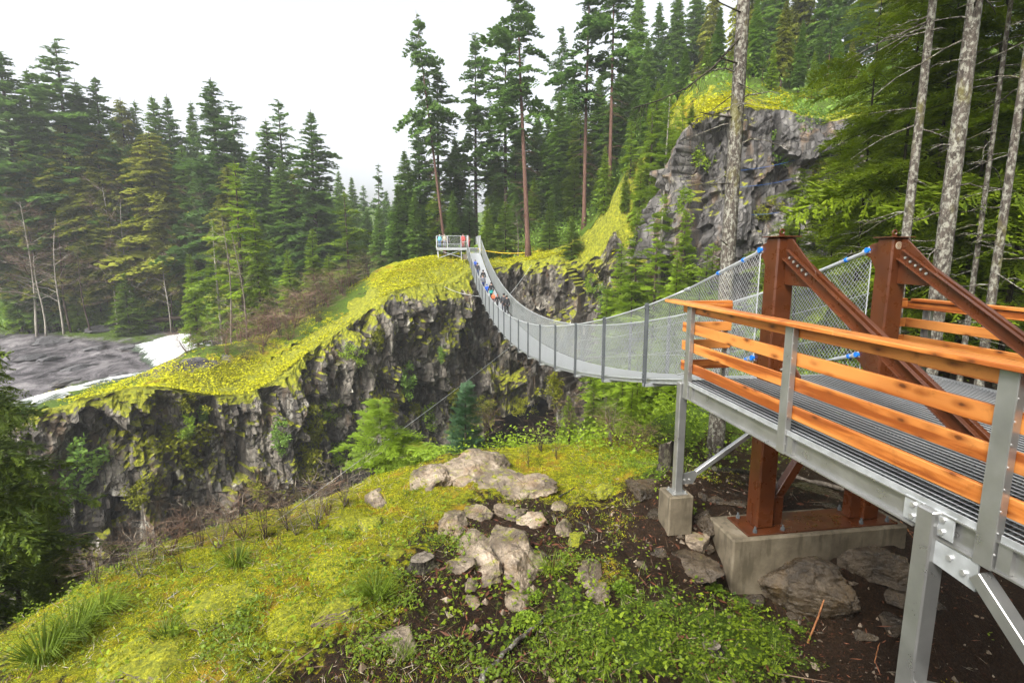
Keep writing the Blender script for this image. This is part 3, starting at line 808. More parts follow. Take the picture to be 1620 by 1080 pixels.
# K braces between the posts below the deck
for x, s_ in ((TX[0], 1), (TX[1], -1)):
    MB().beam((x + s_ * (HW + .10), TY, -3.74), (5.93 + s_ * -.06, TY, -2.72), .12, .14).build('knee_brace', M['brown'], tw, .006)
    MB().box((x + s_ * (HW + .09), TY, -3.93), (.18, .16, .44)).build('gusset_plate', M['brown'], tw, .004)
MB().box((5.93, TY, -2.62), (1.5, .16, .2)).build('cross_beam', M['brown'], tw, .006)
bp = MB().box((5.93, TY, -4.185), (2.56, .58, .028)).build('base_plate', M['brown'], tw, .004)
m2 = MB()
for x in (TX[0] - .22, TX[0] + .24, TX[1] - .24, TX[1] + .22):
    for y in (TY - .23, TY + .23):
        m2.cyl((x, y, -4.17), (x, y, -4.08), .016, 6); m2.cyl((x, y, -4.17), (x, y, -4.125), .032, 6)
m2.each('anchor_bolt', M['post_grey'], bp)
# round emblem plate on the second post
em = MB().cyl((TX[1] - .045, TY - HW, .125), (TX[1] - .045, TY - HW - .006, .125), .053, 20).build('emblem_disc', plain('cream_enamel', (.42, .36, .26), .4), tp[1])
m2 = MB()
c0 = Vector((TX[1] - .045, TY - HW - .0075, .125))
m2.tube([c0 + Vector((.040 * math.cos(a), 0, .040 * math.sin(a))) for a in np.linspace(0, 2 * math.pi, 19)], .004, 4)
for a in np.linspace(0, 2 * math.pi, 7)[:-1]:
    m2.cyl(c0 + Vector((.017 * math.cos(a), .003, .017 * math.sin(a))), c0 + Vector((.017 * math.cos(a), -.003, .017 * math.sin(a))), .008, 6)
m2.build('emblem_ring', plain('brown_enamel', (.15, .07, .03), .5), tp[1])

# ------------------------------------------------------------------ suspension bridge
YA, YB = 7.55, 71.5
def deck_z(y):
    t = (np.asarray(y, float) - YA) / (YB - YA)
    return -1.90 + 2.0 * t - 4 * 4.55 * t * (1 - t)
def cable_z(y):
    y = np.asarray(y, float)
    return deck_z(y) + 1.63 + .33 * np.exp(-(y - YA) / 3.2) + .25 * np.exp(-(YB - y) / 4)
XL, XR = 4.98, 6.88                            # cable planes
DXL, DXR = 5.16, 6.70                          # deck edges
br = thing('suspension_bridge', 'long sagging steel suspension footbridge walled with chain link mesh', 'bridge', ((XL + XR) / 2, 39, -5.5))
ys = np.r_[np.arange(YA + .0, 30, .5), np.arange(30, YB + .01, .8)]
# deck: planked aluminium panels
mb = MB()
yp = np.arange(YA + .02, YB, .30)
for y in yp:
    z0, z1 = float(deck_z(y)), float(deck_z(y + .285))
    mb.add([(DXL, y, z0), (DXR, y, z0), (DXR, y + .285, z1), (DXL, y + .285, z1), (DXL, y, z0 - .035), (DXR, y, z0 - .035), (DXR, y + .285, z1 - .035), (DXL, y + .285, z1 - .035)],
           [(0, 1, 2, 3), (7, 6, 5, 4), (0, 4, 5, 1), (1, 5, 6, 2), (2, 6, 7, 3), (3, 7, 4, 0)])
mb.build('walkway', M['deck_alu'], br)
for x in (DXL - .02, DXR + .02):
    mb = MB()
    for a, b_ in zip(ys[:-1], ys[1:]): mb.beam((x, a, float(deck_z(a)) - .06), (x, b_ + .01, float(deck_z(b_)) - .06), .05, .13)
    mb.build('edge_channel', M['galv'], br)
for x in (XL, XR):
    MB().tube([(x, y, float(cable_z(y))) for y in ys if y > YA + 2.2], .021, 8).build('main_cable', M['wire'], br, smooth=True)
    MB().tube([(x + (.1 if x < 6 else -.1), y, float(deck_z(y)) - .02) for y in ys], .016, 6).build('deck_cable', M['wire'], br, smooth=True)
    for fr in (.33, .66):
        MB().tube([(x, y, float(deck_z(y) + (cable_z(y) - deck_z(y)) * fr)) for y in ys], .004, 5).build('side_wire', M['wire'], br)
# turnbuckles
def tbuck(p0, p1, L, two=True):
    p0 = Vector(p0); p1 = Vector(p1); d = (p1 - p0).normalized()
    o = MB().tube([p0, p0 + d * .10, p0 + d * .12, p0 + d * L, p0 + d * (L + .02), p1], [.020, .020, .030, .030, .018, .018], 8).build('turnbuckle', M['galv'], br, smooth=False)
    m2 = MB()
    sp = [(.0, .055, .052), (.40 * L, .05, .040)] + ([(L, .06, .038)] if two else [])
    for s_, h_, r_ in sp:
        q = p0 + d * s_
        if s_ == 0:
            m2.cyl(q + Vector((-.075, 0, 0)), q + Vector((.075, 0, 0)), .042, 8)
        else: m2.cyl(q - d * h_ / 2, q + d * h_ / 2, r_, 8)
    m2.each('pin', M['blue'], o)
    m3 = MB(); 
    m3.tube([p0 + d * -.03, p0 + d * .12], [.062, .05], 10); m3.build('clevis', M['galv'], o)
for x, xt in ((XL, TX[0]), (XR, TX[1])):
    yt = TY + HW + .27
    yE = YA + 2.25
    tbuck((xt, yt, .06), (x, yE, float(cable_z(yE))), 1.25)
    MB().tube([(x, yE - .01, float(cable_z(yE))), (x, yE + .16, float(cable_z(yE + .16)))], .034, 8).build('cable_socket', M['galv'], br)
    tbuck((xt, yt, -1.60), (x, yE + .3, float(deck_z(yE)) + .02), .55, False)
# hanger posts
POST_Y = [11.72 + 3.02 * k for k in range(20)]
def hanger(x, y, out):
    z0 = float(deck_z(y)) - .20; z1 = float(cable_z(y)) + .05
    w_ = .085
    mb = MB().box((x + out * .02, y, (z0 + z1) / 2), (.035, w_, z1 - z0))
    mb.box((x + out * .045, y - w_ / 2, (z0 + z1) / 2), (.05, .008, z1 - z0)); mb.box((x + out * .045, y + w_ / 2, (z0 + z1) / 2), (.05, .008, z1 - z0))
    return mb
for y in POST_Y:
    for x, o_ in ((XL, -1), (XR, 1)):
        p = hanger(x, y, o_).build('hanger_post', M['post_grey'], br, .003)
        if y < 34:
            m2 = MB()
            zc = float(cable_z(y)); zd = float(deck_z(y))
            for z in (zc + .01, zc - .07, zd + .10, zd - .02, zd + .55):
                m2.box((x + o_ * .05, y, z), (.07, .10, .025))
            m2.each('clamp', M['post_grey'], p)
    MB().box(((XL + XR) / 2, y, float(deck_z(y)) - .16), (XR - XL + .1, .09, .07)).build('cross_beam', M['galv'], br)
# chain link sides: every wire modelled
def chain_mesh(x, y0, y1, pitch, r):
    Vs = []; Fs = []; H = 1.68; base = 0
    for fam in (1, -1):
        k0 = int(math.floor((y0 - H) / pitch)); k1 = int(math.ceil((y1 + H) / pitch))
        for k in range(k0, k1):
            ya = k * pitch
            # f range in which y stays inside
            if fam > 0: fa, fb = (y0 - ya) / H, (y1 - ya) / H
            else: fa, fb = (ya - y1) / H, (ya - y0) / H
            fa, fb = max(0, fa), min(1, fb)
            if fb - fa < .02: continue
            m = max(2, int(6 * (fb - fa)) + 1); ff = np.linspace(fa, fb, m); yy = ya + fam * ff * H
            zz = deck_z(yy) + .01 + (cable_z(yy) - deck_z(yy) - .01) * ff
            P = np.stack([np.full(m, x + fam * r * .7), yy, zz], 1)
            an = 2 * np.pi * np.arange(3) / 3
            ring = np.stack([r * np.cos(an), -fam * r * np.sin(an) * .7, r * np.sin(an) * .7], 1)
            Vs.append((P[:, None] + ring[None]).reshape(-1, 3))
            i = np.arange(m - 1)[:, None] * 3 + np.arange(3)[None]; j = np.arange(m - 1)[:, None] * 3 + (np.arange(3)[None] + 1) % 3
            Fs.append(np.stack([i, j, j + 3, i + 3], -1).reshape(-1, 4) + base); base += m * 3
    return np.concatenate(Vs), np.concatenate(Fs)
for x in (XL, XR):
    for (y0, y1, pitch, r) in ((YA + .02, 24, .078, .003), (24.02, 46, .085, .0042), (46.02, YB, .095, .0055)):
        V, Fq = chain_mesh(x, y0, y1, pitch, r)
        o = put('side_mesh', np_mesh('side_mesh', V - np.array(br.location), [Fq], [M['wire']], False), br)
    # vertical selvage wire at the tower
    MB().tube([(x, YA + .04, -1.9), (x, YA + .04, float(cable_z(YA)) - .02)], .009, 6).build('end_wire', M['wire'], br)

# ------------------------------------------------------------------ far platform
FY = 73.0; FZ = .85
fp = thing('far_platform', 'small grey steel lookout platform at the far end of the bridge', 'platform', (3.9, FY, -.6))
MB().box((3.85, FY + 1.5, FZ - .16), (5.6, 3.2, .32)).build('deck', M['deck_alu'], fp, .01)
fx_ = [1.1, 2.5, 4.3, 5.25]
for x in fx_:
    MB().box((x, FY - .05, FZ + .78), (.09, .09, 1.56)).build('rail_post', M['galv'], fp)
for x in (1.1, 6.6):
    for y in (FY + 1.5, FY + 3.0): MB().box((x, y, FZ + .78), (.08, .08, 1.56)).build('rail_post', M['galv'], fp)
for x in (5.05, 6.72): MB().box((x, YB + .2, .9), (.17, .17, 3.0)).build('gate_post', M['galv'], fp)
MB().box((6.68, FY + .6, FZ + .72), (.03, 1.9, 1.7)).build('side_panel', M['galv'], fp)
for z in (1.55, .45): MB().box((2.75, FY - .05, FZ + z * 1.0), (3.3, .05, .05)).build('rail_bar', M['galv'], fp)
for z in (1.55, .75): MB().box((4.85, FY - .05, FZ + z), (.9, .05, .05)).build('rail_bar', M['galv'], fp)
def flat_mesh(x0, x1, y, z0, z1, pitch, r):
    mb = MB(); H = z1 - z0
    for fam in (1, -1):
        for xs in np.arange(x0 - H, x1 + H, pitch):
            fa, fb = ((x0 - xs) / H, (x1 - xs) / H) if fam > 0 else ((xs - x1) / H, (xs - x0) / H)
            fa, fb = max(0, fa), min(1, fb)
            if fb - fa > .02: mb.tube([(xs + fam * fa * H, y, z0 + fa * H), (xs + fam * fb * H, y, z0 + fb * H)], r, 3, False)
    return mb
flat_mesh(1.1, 5.2, FY - .05, FZ, FZ + 1.5, .11, .003).build('rail_mesh', M['wire'], fp)
for (x, y) in ((1.25, FY + .1), (1.25, FY + 2.9), (4.35, FY + .1), (6.5, FY + 2.9), (4.35, FY + 2.9)):
    zg = GROUND(x, y) - .3
    MB().box((x, y, (FZ - .3 + zg) / 2), (.12, .12, FZ - .3 - zg)).build('leg', M['galv'], fp)
MB().beam((1.3, FY + .12, -.5), (4.3, FY + .12, .5), .05, .07).build('brace', M['galv'], fp)
MB().beam((1.3, FY + .16, .5), (4.3, FY + .16, -.4), .05, .07).build('brace', M['galv'], fp)
mb = MB()
for k in range(5):
    mb.box((5.93, YB + .15 + .3 * k, .12 + .16 * k), (1.5, .32, .05))
mb.build('steps', M['deck_alu'], fp)
MB().box((4.75, YB + .4, -.35), (.5, .6, .7)).build('abutment', M['concrete'], fp)

# ------------------------------------------------------------------ stay cables and ropes
def rope(name, pts, r, mat, label, cat, sag=0.0, n=16):
    P = []
    pts = [np.array(p, float) for p in pts]
    for a, b_ in zip(pts[:-1], pts[1:]):
        for t_ in np.linspace(0, 1, n, endpoint=(b_ is pts[-1])):
            q = a + (b_ - a) * t_; q[2] -= sag * 4 * t_ * (1 - t_); P.append(q)
    return tag(MB().tube(P, r, 6).build(name, mat, None, smooth=True), label, cat)
yk = POST_Y[7]
gA = drape(40, 1094)
rope('stay_cable', [(XL + .1, yk, float(deck_z(yk)) - .15), gA + np.array([0, 0, -.1])], .008, M['galv'], 'thin steel stay cable running down across the mossy slope in front', 'stay cable', .12, 40)
rope('stay_cable', [(XL + .1, POST_Y[0], float(deck_z(POST_Y[0])) - .15), tuple(W(1140, 662, Y=13.5))], .009, M['galv'], 'steel stay cable running behind the front aluminium leg', 'stay cable', .03)
y5 = POST_Y[14]
rope('stay_cable', [(XL, y5, float(deck_z(y5)) - .12), tuple(W(700, 452, Y=66.4))], .025, M['wire'], 'short steel stay cable tied to the mossy far cliff', 'stay cable', .25)
rope('stay_cable', [(XR, POST_Y[13], float(deck_z(POST_Y[13])) - .1), tuple(W(842, 417, Y=67.6))], .025, M['wire'], 'steel stay cable rising to the cliff top right of the bridge', 'stay cable', .2)
rope('barrier_rope', [tuple(W(756, 394, Y=72.5)), tuple(W(882, 389, Y=70))], .05, M['rope'], 'yellow barrier rope strung along the far cliff top', 'rope', .75)
for a, b_ in (((1165, 270), (1262, 252)), ((1162, 296), (1258, 282)), ((1164, 337), (1232, 336))):
    rope('climbing_rope', [tuple(W(*a, Y=43.2)), tuple(W(*b_, Y=42.6))], .011, M['blue_rope'], {270: 'topmost blue rope strung across the grey rock bluff', 296: 'middle blue rope strung across the grey rock bluff', 337: 'lowest blue rope strung across the grey rock bluff'}[a[1]], 'rope', .15)

# ------------------------------------------------------------------ people
def skin_mesh(name, V, E_, rad, mat, root=0, sub=1):
    me = bpy.data.meshes.new(name + '_cage'); me.from_pydata([tuple(v) for v in V], E_, [])
    o = bpy.data.objects.new(name + '_cage', me); COL.objects.link(o)
    md = o.modifiers.new('s', 'SKIN'); md.use_smooth_shade = True
    if sub:
        m2 = o.modifiers.new('u', 'SUBSURF'); m2.levels = sub; m2.render_levels = sub
    sv = me.skin_vertices[0].data
    for i, r in enumerate(rad):
        sv[i].radius = r if isinstance(r, tuple) else (r, r); sv[i].use_root = (i == root)
    dg = bpy.context.evaluated_depsgraph_get(); dg.update()
    nm = bpy.data.meshes.new_from_object(o.evaluated_get(dg)); nm.name = name
    nm.materials.clear(); nm.materials.append(mat)
    bpy.data.objects.remove(o); bpy.data.meshes.remove(me)
    return nm
SKIN = plain('skin', (.48, .27, .18), .6)
def cloth(name, c): return plain(name, c, .85, 0, .15, 8)
def person(label, loc, rz, coat, legs, hair, h=1.72, pose='walk', hat=None, extra=None, group=None, coat_len=.82):
    s = h / 1.72
    p = thing('person', label, 'person', loc, group, rz)
    k = {'walk': 1, 'stand': 0.25}[pose]
    J = {'pel': (0, 0, .95), 'sp': (0, .01, 1.14), 'ch': (0, .01, 1.34), 'nk': (0, .0, 1.47), 'hd0': (0, .015, 1.55), 'hd1': (0, .02, 1.63), 'hd2': (0, .01, 1.70), 'nose': (0, .115, 1.615)}
    for sg, n in ((-1, 'l'), (1, 'r')):
        st_ = sg * .17 * k
        J['sh' + n] = (sg * .17, 0, 1.40); J['el' + n] = (sg * .235, -.03 - st_ * .5, 1.12); J['wr' + n] = (sg * .235, .08 - st_ * .8, .90); J['pm' + n] = (sg * .235, .10 - st_ * .8, .84)
        J['hp' + n] = (sg * .09, 0, .90); J['kn' + n] = (sg * .10, .03 + st_ * .8, .50); J['an' + n] = (sg * .10, st_ * 1.1 - .02, .085); J['to' + n] = (sg * .11, st_ * 1.1 + .14, .035)
        for q in range(5):
            a = (q - 1.5) * .02
            J[f'f{q}' + n] = (sg * .235 + (sg * -.035 if q == 4 else 0), .10 - st_ * .8 + (a if q < 4 else .03), .775 - (.006 * (1 if q in (0, 3) else -1)) if q < 4 else .81)
    rad = {'pel': (.145, .10), 'sp': (.13, .095), 'ch': (.155, .105), 'nk': .05, 'hd0': .06, 'hd1': (.085, .10), 'hd2': (.06, .07), 'nose': .012}
    for n in 'lr':
        rad.update({'sh' + n: .058, 'el' + n: .042, 'wr' + n: .028, 'pm' + n: (.02, .035), 'hp' + n: .085, 'kn' + n: .058, 'an' + n: .04, 'to' + n: .032})
        for q in range(5): rad[f'f{q}' + n] = .009
    names = list(J); ix = {n: i for i, n in enumerate(names)}
    ed = [('pel', 'sp'), ('sp', 'ch'), ('ch', 'nk'), ('nk', 'hd0'), ('hd0', 'hd1'), ('hd1', 'hd2'), ('hd1', 'nose')]
    for n in 'lr':
        ed += [('ch', 'sh' + n), ('sh' + n, 'el' + n), ('el' + n, 'wr' + n), ('wr' + n, 'pm' + n), ('pel', 'hp' + n), ('hp' + n, 'kn' + n), ('kn' + n, 'an' + n), ('an' + n, 'to' + n)] + [('pm' + n, f'f{q}' + n) for q in range(5)]
    def grow(nm, keep, inf, mat, over={}):
        nn = [n for n in names if n in keep]; ii = {n: i for i, n in enumerate(nn)}
        rr = []
        for n in nn:
            r = over.get(n, rad[n]); r = r if isinstance(r, tuple) else (r, r); rr.append(((r[0] + inf) * s, (r[1] + inf) * s))
        V = [Vector(J[n]) * s for n in nn]
        return put(nm, skin_mesh(nm, V, [(ii[a], ii[b_]) for a, b_ in ed if a in ii and b_ in ii], rr, mat), p)
    b_ = grow('body', set(names), 0, SKIN)
    jk = {'pel', 'sp', 'ch', 'shl', 'shr', 'ell', 'elr', 'wrl', 'wrr', 'nk', 'hpl', 'hpr'}
    grow('jacket', jk, .028, cloth('jacket_cloth', coat), {'nk': .05, 'hpl': .07, 'hpr': .07})
    grow('trousers', {'pel', 'hpl', 'hpr', 'knl', 'knr', 'anl', 'anr'}, .018, cloth('trouser_cloth', legs))
    for n, sg in (('l', -1), ('r', 1)):
        a = Vector(J['an' + n]) * s
        MB().add([], []).box((0, 0, 0), (.09 * s, .26 * s, .09 * s)).build('shoe', cloth('shoe_leather', (.03, .025, .02)), None, .02)
        sh = bpy.context.scene.collection.objects[-1]; sh.parent = p; sh.location = a + Vector((sg * .005, .05, -.04)) * s
    # hair: a cap round the skull, lower at the back
    bm = bmesh.new(); bmesh.ops.create_icosphere(bm, subdivisions=3, radius=1)
    bmesh.ops.delete(bm, geom=[v for v in bm.verts if v.co.z < -.55 - v.co.y * -.7 and v.co.y > -2 and (v.co.z < .75 * v.co.y - .25)], context='VERTS')
    me = bpy.data.meshes.new('hair')
    for v in bm.verts: v.co = Vector((v.co.x * .105, v.co.y * .122 + .012, v.co.z * .118 + 1.645)) * s
    bm.to_mesh(me); bm.free(); me.materials.append(cloth('hair_colour', hat or hair)); put('hat' if hat else 'hair', me, p)
    for sg in (-1, 1):
        m2 = MB().tube([Vector((sg * .035, .098, 1.64)) * s, Vector((sg * .035, .108, 1.64)) * s], .011 * s, 6); o = m2.build('eye', cloth('eye_dark', (.02, .015, .01)), None); o.parent = p
    if extra == 'backpack':
        mb = MB().box((0, -.20 * s, 1.22 * s), (.30 * s, .16 * s, .44 * s)); o = mb.build('backpack', cloth('backpack_cloth', (.12, .13, .15)), None, .04); o.parent = p
    if extra == 'skirt':
        mb = MB().tube([(0, 0, .98 * s), (0, 0, .86 * s), (0, 0, .66 * s)], [.17 * s, .2 * s, .23 * s], 16, False); o = mb.build('skirt', cloth('teal_cloth', (.01, .22, .20)), None, smooth=True); o.parent = p
    return p
def on_deck(px, pyf):
    yy = np.linspace(30, 71, 400); X_ = []
    best = None
    for y in yy:
        q = W(px, 500, Y=y); x = min(max(q[0], DXL + .25), DXR - .25)
        u, v = proj((x, y, float(deck_z(y))))
        e = abs(v - pyf) + (0 if y > 36 else 50)
        if best is None or e < best[0]: best = (e, x, y)
    return (best[1], best[2], float(deck_z(best[2])))
DK = (.018, .018, .022)
pp = [
    ('person in dark jacket and blue jeans walking farthest ahead on the bridge', (755.7, 441), DK, (.05, .075, .16), (.03, .02, .015), 1.76, None, None),
    ('person in black hooded jacket walking behind the one in blue jeans', (765, 452), (.014, .013, .015), (.02, .02, .024), (.02, .015, .012), 1.68, None, None),
    ('person with grey jacket and backpack beside the mesh on the bridge', (764.5, 461), (.16, .17, .20), (.02, .05, .19), (.12, .09, .06), 1.7, None, 'backpack'),
    ('child in bright blue coat on the bridge', (770.5, 470), (.01, .09, .55), (.02, .06, .25), (.03, .07, .2), 1.25, (.02, .07, .3), None),
    ('person in black jacket with teal skirt on the bridge', (777.5, 474), (.015, .015, .018), (.01, .01, .012), (.03, .02, .012), 1.68, None, 'skirt'),
    ('child in orange and red coat on the bridge', (780.5, 483), (.55, .14, .05), (.12, .015, .015), (.30, .16, .08), 1.15, None, None),
    ('child in black coat beside the near mesh of the bridge', (787, 488), (.014, .012, .012), (.02, .02, .02), (.25, .04, .02), 1.25, None, None),
    ('person in black cap and charcoal jacket near the bridge middle', (797, 497), (.03, .032, .036), (.02, .022, .03), (.05, .03, .02), 1.78, (.02, .02, .02), None),
    ('person in plain black clothes nearest on the bridge', (804, 499), (.010, .010, .012), (.012, .012, .014), (.03, .02, .012), 1.70, None, None),
]
for lab, q, co_, le, ha, h_, hat, ex in pp:
    person(lab, on_deck(*q), rnd.uniform(-.2, .2), co_, le, ha, h_, 'walk', hat, ex, 'people crossing the bridge')
person('child in blue coat half hidden by the far bridge posts', (DXL + .3, 64.5, float(deck_z(64.5))), .1, (.02, .10, .5), (.02, .04, .15), (.05, .04, .03), 1.2, 'walk', None, None, 'people crossing the bridge')
for lab, x, co_, le, ha, h_ in [
    ('person in light blue jacket and jeans on the far lookout platform', 115, (.10, .42, .55), (.06, .14, .30), (.5, .48, .45), 1.68),
    ('person in beige jacket at the far lookout rail', 170, (.42, .36, .27), (.20, .22, .26), (.35, .32, .28), 1.72),
    ('slim person in dark clothes at the far lookout rail', 206, (.05, .05, .06), (.05, .05, .07), (.05, .04, .03), 1.6),
    ('person in bright red jacket on the far platform', 381, (.62, .05, .04), (.45, .06, .05), (.30, .2, .15), 1.75),
    ('person in brown jacket with red trousers on the far platform', 437, (.16, .08, .02), (.45, .03, .05), (.06, .04, .03), 1.7)]:
    px_ = 680 + x / 7.2
    q = W(px_, 395, Y=FY + .55)
    person(lab, (q[0], FY + .55, FZ), math.pi + rnd.uniform(-.4, .4), co_, le, ha, h_, 'stand', None, None, 'people on the far lookout platform')
# ------------------------------------------------------------------ trees
def unit(v): return v / (np.linalg.norm(v, axis=-1, keepdims=True) + 1e-9)
def kites(base, d, side, L, w):
    """(n,4,3) leaf shaped quads"""
    L = np.asarray(L)[:, None]; w = np.asarray(w)[:, None]
    m = base + d * L * .42
    return np.stack([base, m + side * w * .5, base + d * L, m - side * w * .5], 1)
def spray(rs, nt=8, sub=3, wid=.05, droop=.25, ang=52, hang=0.0, lift=.06, lf=1.0):
    """one bough along +x, unit length"""
    B = []; D = []; S = []; Ls = []; Ws = []
    def ax(x): return np.array([x, .06 * math.sin(3 * x + rs.rand() * .2), lift * math.sin(x * 2.4) - droop * x * x])
    for i in range(nt):
        for sg in (-1, 1):
            x = .10 + .88 * (i + rs.rand() * .8) / nt
            l = (.40 * (1 - .78 * x) + .07) * rs.uniform(.7, 1.2)
            a = math.radians(ang + rs.uniform(-12, 12)) * sg
            d = np.array([math.cos(a), math.sin(a), rs.uniform(-.25, .12) - hang])
            d /= np.linalg.norm(d); o = ax(x)
            for k in range(sub):
                f = (k + .2) / sub; c = o + d * l * f; c = c + np.array([0, 0, -hang * .5 * f * f * l])
                for s2 in (-1, 1):
                    b = a + s2 * math.radians(rs.uniform(25, 50))
                    dd = np.array([math.cos(b), math.sin(b), rs.uniform(-.35, .2) - hang * .6]); dd /= np.linalg.norm(dd)
                    nrm = unit(np.array([rs.normal() * .35, rs.normal() * .35, 1])); sd = unit(np.cross(dd, nrm))
                    B.append(c); D.append(dd); S.append(sd); Ls.append(l * lf * rs.uniform(.38, .62) * (1.15 - .5 * f)); Ws.append(wid * rs.uniform(.7, 1.3))
            dd = d; sd = unit(np.cross(dd, unit(np.array([rs.normal() * .3, rs.normal() * .3, 1]))))
            B.append(o + d * l * .4); D.append(dd); S.append(sd); Ls.append(l * .65); Ws.append(wid * 1.1)
    B.append(ax(.8)); D.append(np.array([.95, 0, -.3])); S.append(np.array([0, 1., 0])); Ls.append(.22); Ws.append(wid * 1.3)
    return kites(np.array(B), np.array(D), np.array(S), np.array(Ls), np.array(Ws))
def place_sprays(T, specs, rs):
    """specs: rows (x,y,z, az, elev, L, template index, roll)"""
    out = []
    for (x, y, z, az, el, L, ti, roll) in specs:
        K = T[int(ti) % len(T)]
        ca, sa, ce, se, cr, sr = math.cos(az), math.sin(az), math.cos(el), math.sin(el), math.cos(roll), math.sin(roll)
        Rr = np.array([[1, 0, 0], [0, cr, -sr], [0, sr, cr]]); Re = np.array([[ce, 0, -se], [0, 1, 0], [se, 0, ce]]); Ra = np.array([[ca, -sa, 0], [sa, ca, 0], [0, 0, 1]])
        out.append((K @ (Ra @ Re @ Rr).T) * L + np.array([x, y, z]))
    return np.concatenate(out)
def quads_mesh(name, Q, mat):
    n = len(Q)
    return np_mesh(name, Q.reshape(-1, 3), [np.arange(n * 4).reshape(n, 4)], [mat], False)
class Tree: pass
def trunk_mb(H, r, rs, wob=.02, n=9, top=.06, seg=14, flare=1.5):
    mb = MB(); P = []; Rr = []
    ph = rs.rand() * 6
    for i in range(seg + 1):
        t = i / seg; z = H * t
        P.append((wob * H * .3 * math.sin(t * 4 + ph) * t, wob * H * .3 * math.cos(t * 3.1 + ph) * t, z - (.8 if i == 0 else 0)))
        Rr.append(r * ((1 - t) ** .8 * (1 - top) + top) * (1 + (flare - 1) * math.exp(-t * H / (1.6 * r + .4))))
    mb.tube(P, Rr, n)
    mb.axis = lambda z: np.array([np.interp(z, [p[2] for p in P], [p[0] for p in P]), np.interp(z, [p[2] for p in P], [p[1] for p in P])])
    return mb
def dead_branches(mb, rs, z0, z1, n, L0, L1, r, droop=.2, fork=2):
    for _ in range(n):
        z = rs.uniform(z0, z1); a = rs.rand() * 6.28; L = rs.uniform(L0, L1); o = mb.axis(z)
        el = rs.uniform(-.35, .25); P = []
        for k in range(5):
            f = k / 4
            P.append((o[0] + math.cos(a + f * .3) * L * f, o[1] + math.sin(a + f * .3) * L * f, z + L * (el * f - droop * f * f) + rs.normal() * .02 * L))
        mb.tube(P, [r * (1 - .8 * k / 4) for k in range(5)], 4, False)
        for _ in range(fork):
            f = rs.uniform(.3, .9); k = int(f * 4); b = np.array(P[k]); aa = a + rs.choice([-1, 1]) * rs.uniform(.5, 1.1); l = L * rs.uniform(.2, .45)
            mb.tube([b, b + np.array([math.cos(aa) * l * .5, math.sin(aa) * l * .5, rs.normal() * .1 * l]), b + np.array([math.cos(aa) * l, math.sin(aa) * l, -.15 * l + rs.normal() * .15 * l])], [r * .45, r * .3, r * .12], 3, False)
def conifer(seed, H, r, base, Rmax, mat, barkm, shape=1.0, per=5, dz=.7, droop=.25, elev=.1, gaps=.12, nt=7, sub=2, wid=.09, hang=0., bare_dead=8, irregular=.25, low=.55, lf=1.0, wood=0):
    rs = np.random.RandomState(seed)
    T = [spray(rs, nt, sub, wid, droop * rs.uniform(.7, 1.3), hang=hang, lf=lf) for _ in range(5)]
    mb = trunk_mb(H, r, rs)
    z = base * H; specs = []
    while z < H * .985:
        t = (z / H - base) / (1 - base)
        env = min(1, low + (1 - low) * t / .22) * (1 - t) ** shape
        # slow irregularity: sides of the crown thin out
        for k in range(per):
            if rs.rand() < gaps: continue
            az = 6.283 * (k + rs.rand()) / per
            L = (Rmax * env * rs.uniform(1 - irregular, 1 + irregular * .6) + .25) 
            L *= 1 + .35 * math.sin(az * 2 + z * .6 + seed)*irregular*2
            o = mb.axis(z)
            specs.append((o[0], o[1], z + rs.uniform(-.3, .3) * dz, az, elev + .45 * t - rs.uniform(0, .25), max(.2, L), rs.randint(5), rs.normal() * .25))
        z += dz * rs.uniform(.7, 1.3) * (1 - .5 * t)
    if wood:
        for (x_, y_, z_, az, el, L, ti, roll) in specs[::2]:
            q_ = [np.array([x_, y_, z_]) + np.array([math.cos(az) * L * f, math.sin(az) * L * f, L * (math.sin(el) * f - droop * f * f)]) for f in (0, .35, .7, .95)]
            mb.tube(q_, [.006 * L + .004, .005 * L + .003, .004 * L, .002], 3, False)
    for k in range(5): specs.append((*mb.axis(H * .97), H * (.965 - .006 * k), k * 1.3, .75 if k else 1.45, H * .022, k, 0))
    if bare_dead: dead_branches(mb, rs, .12 * H, max(base, .15) * H + .1 * H, bare_dead, Rmax * .3, Rmax * .75, r * .09 + .01, .25, 2)
    q = Tree(); q.H = H
    q.trunk = mb; q.bark = barkm; q.Q = place_sprays(T, specs, rs); q.mat = mat
    return q
def make_tree(q, name):
    """prototype -> (trunk mesh, crown mesh)"""
    me = bpy.data.meshes.new(name + '_trunk'); me.from_pydata(q.trunk.v, [], q.trunk.f); me.polygons.foreach_set('use_smooth', [True] * len(me.polygons)); me.materials.append(q.bark)
    q.tm = me; q.cm = quads_mesh(name + '_crown', q.Q, q.mat) if q.Q is not None else q.cm
    return q
def put_tree(q, name, label, cat, loc, H, group=None, wide=1.0, rz=None, lean=(0, 0), crown='crown'):
    r = thing(name, label, cat, loc, group)
    s = H / q.H
    r.scale = (s * wide, s * wide, s); r.rotation_euler = (lean[0], lean[1], rnd.uniform(0, 6.28) if rz is None else rz)
    put('trunk', q.tm, r); put(crown, q.cm, r)
    return r

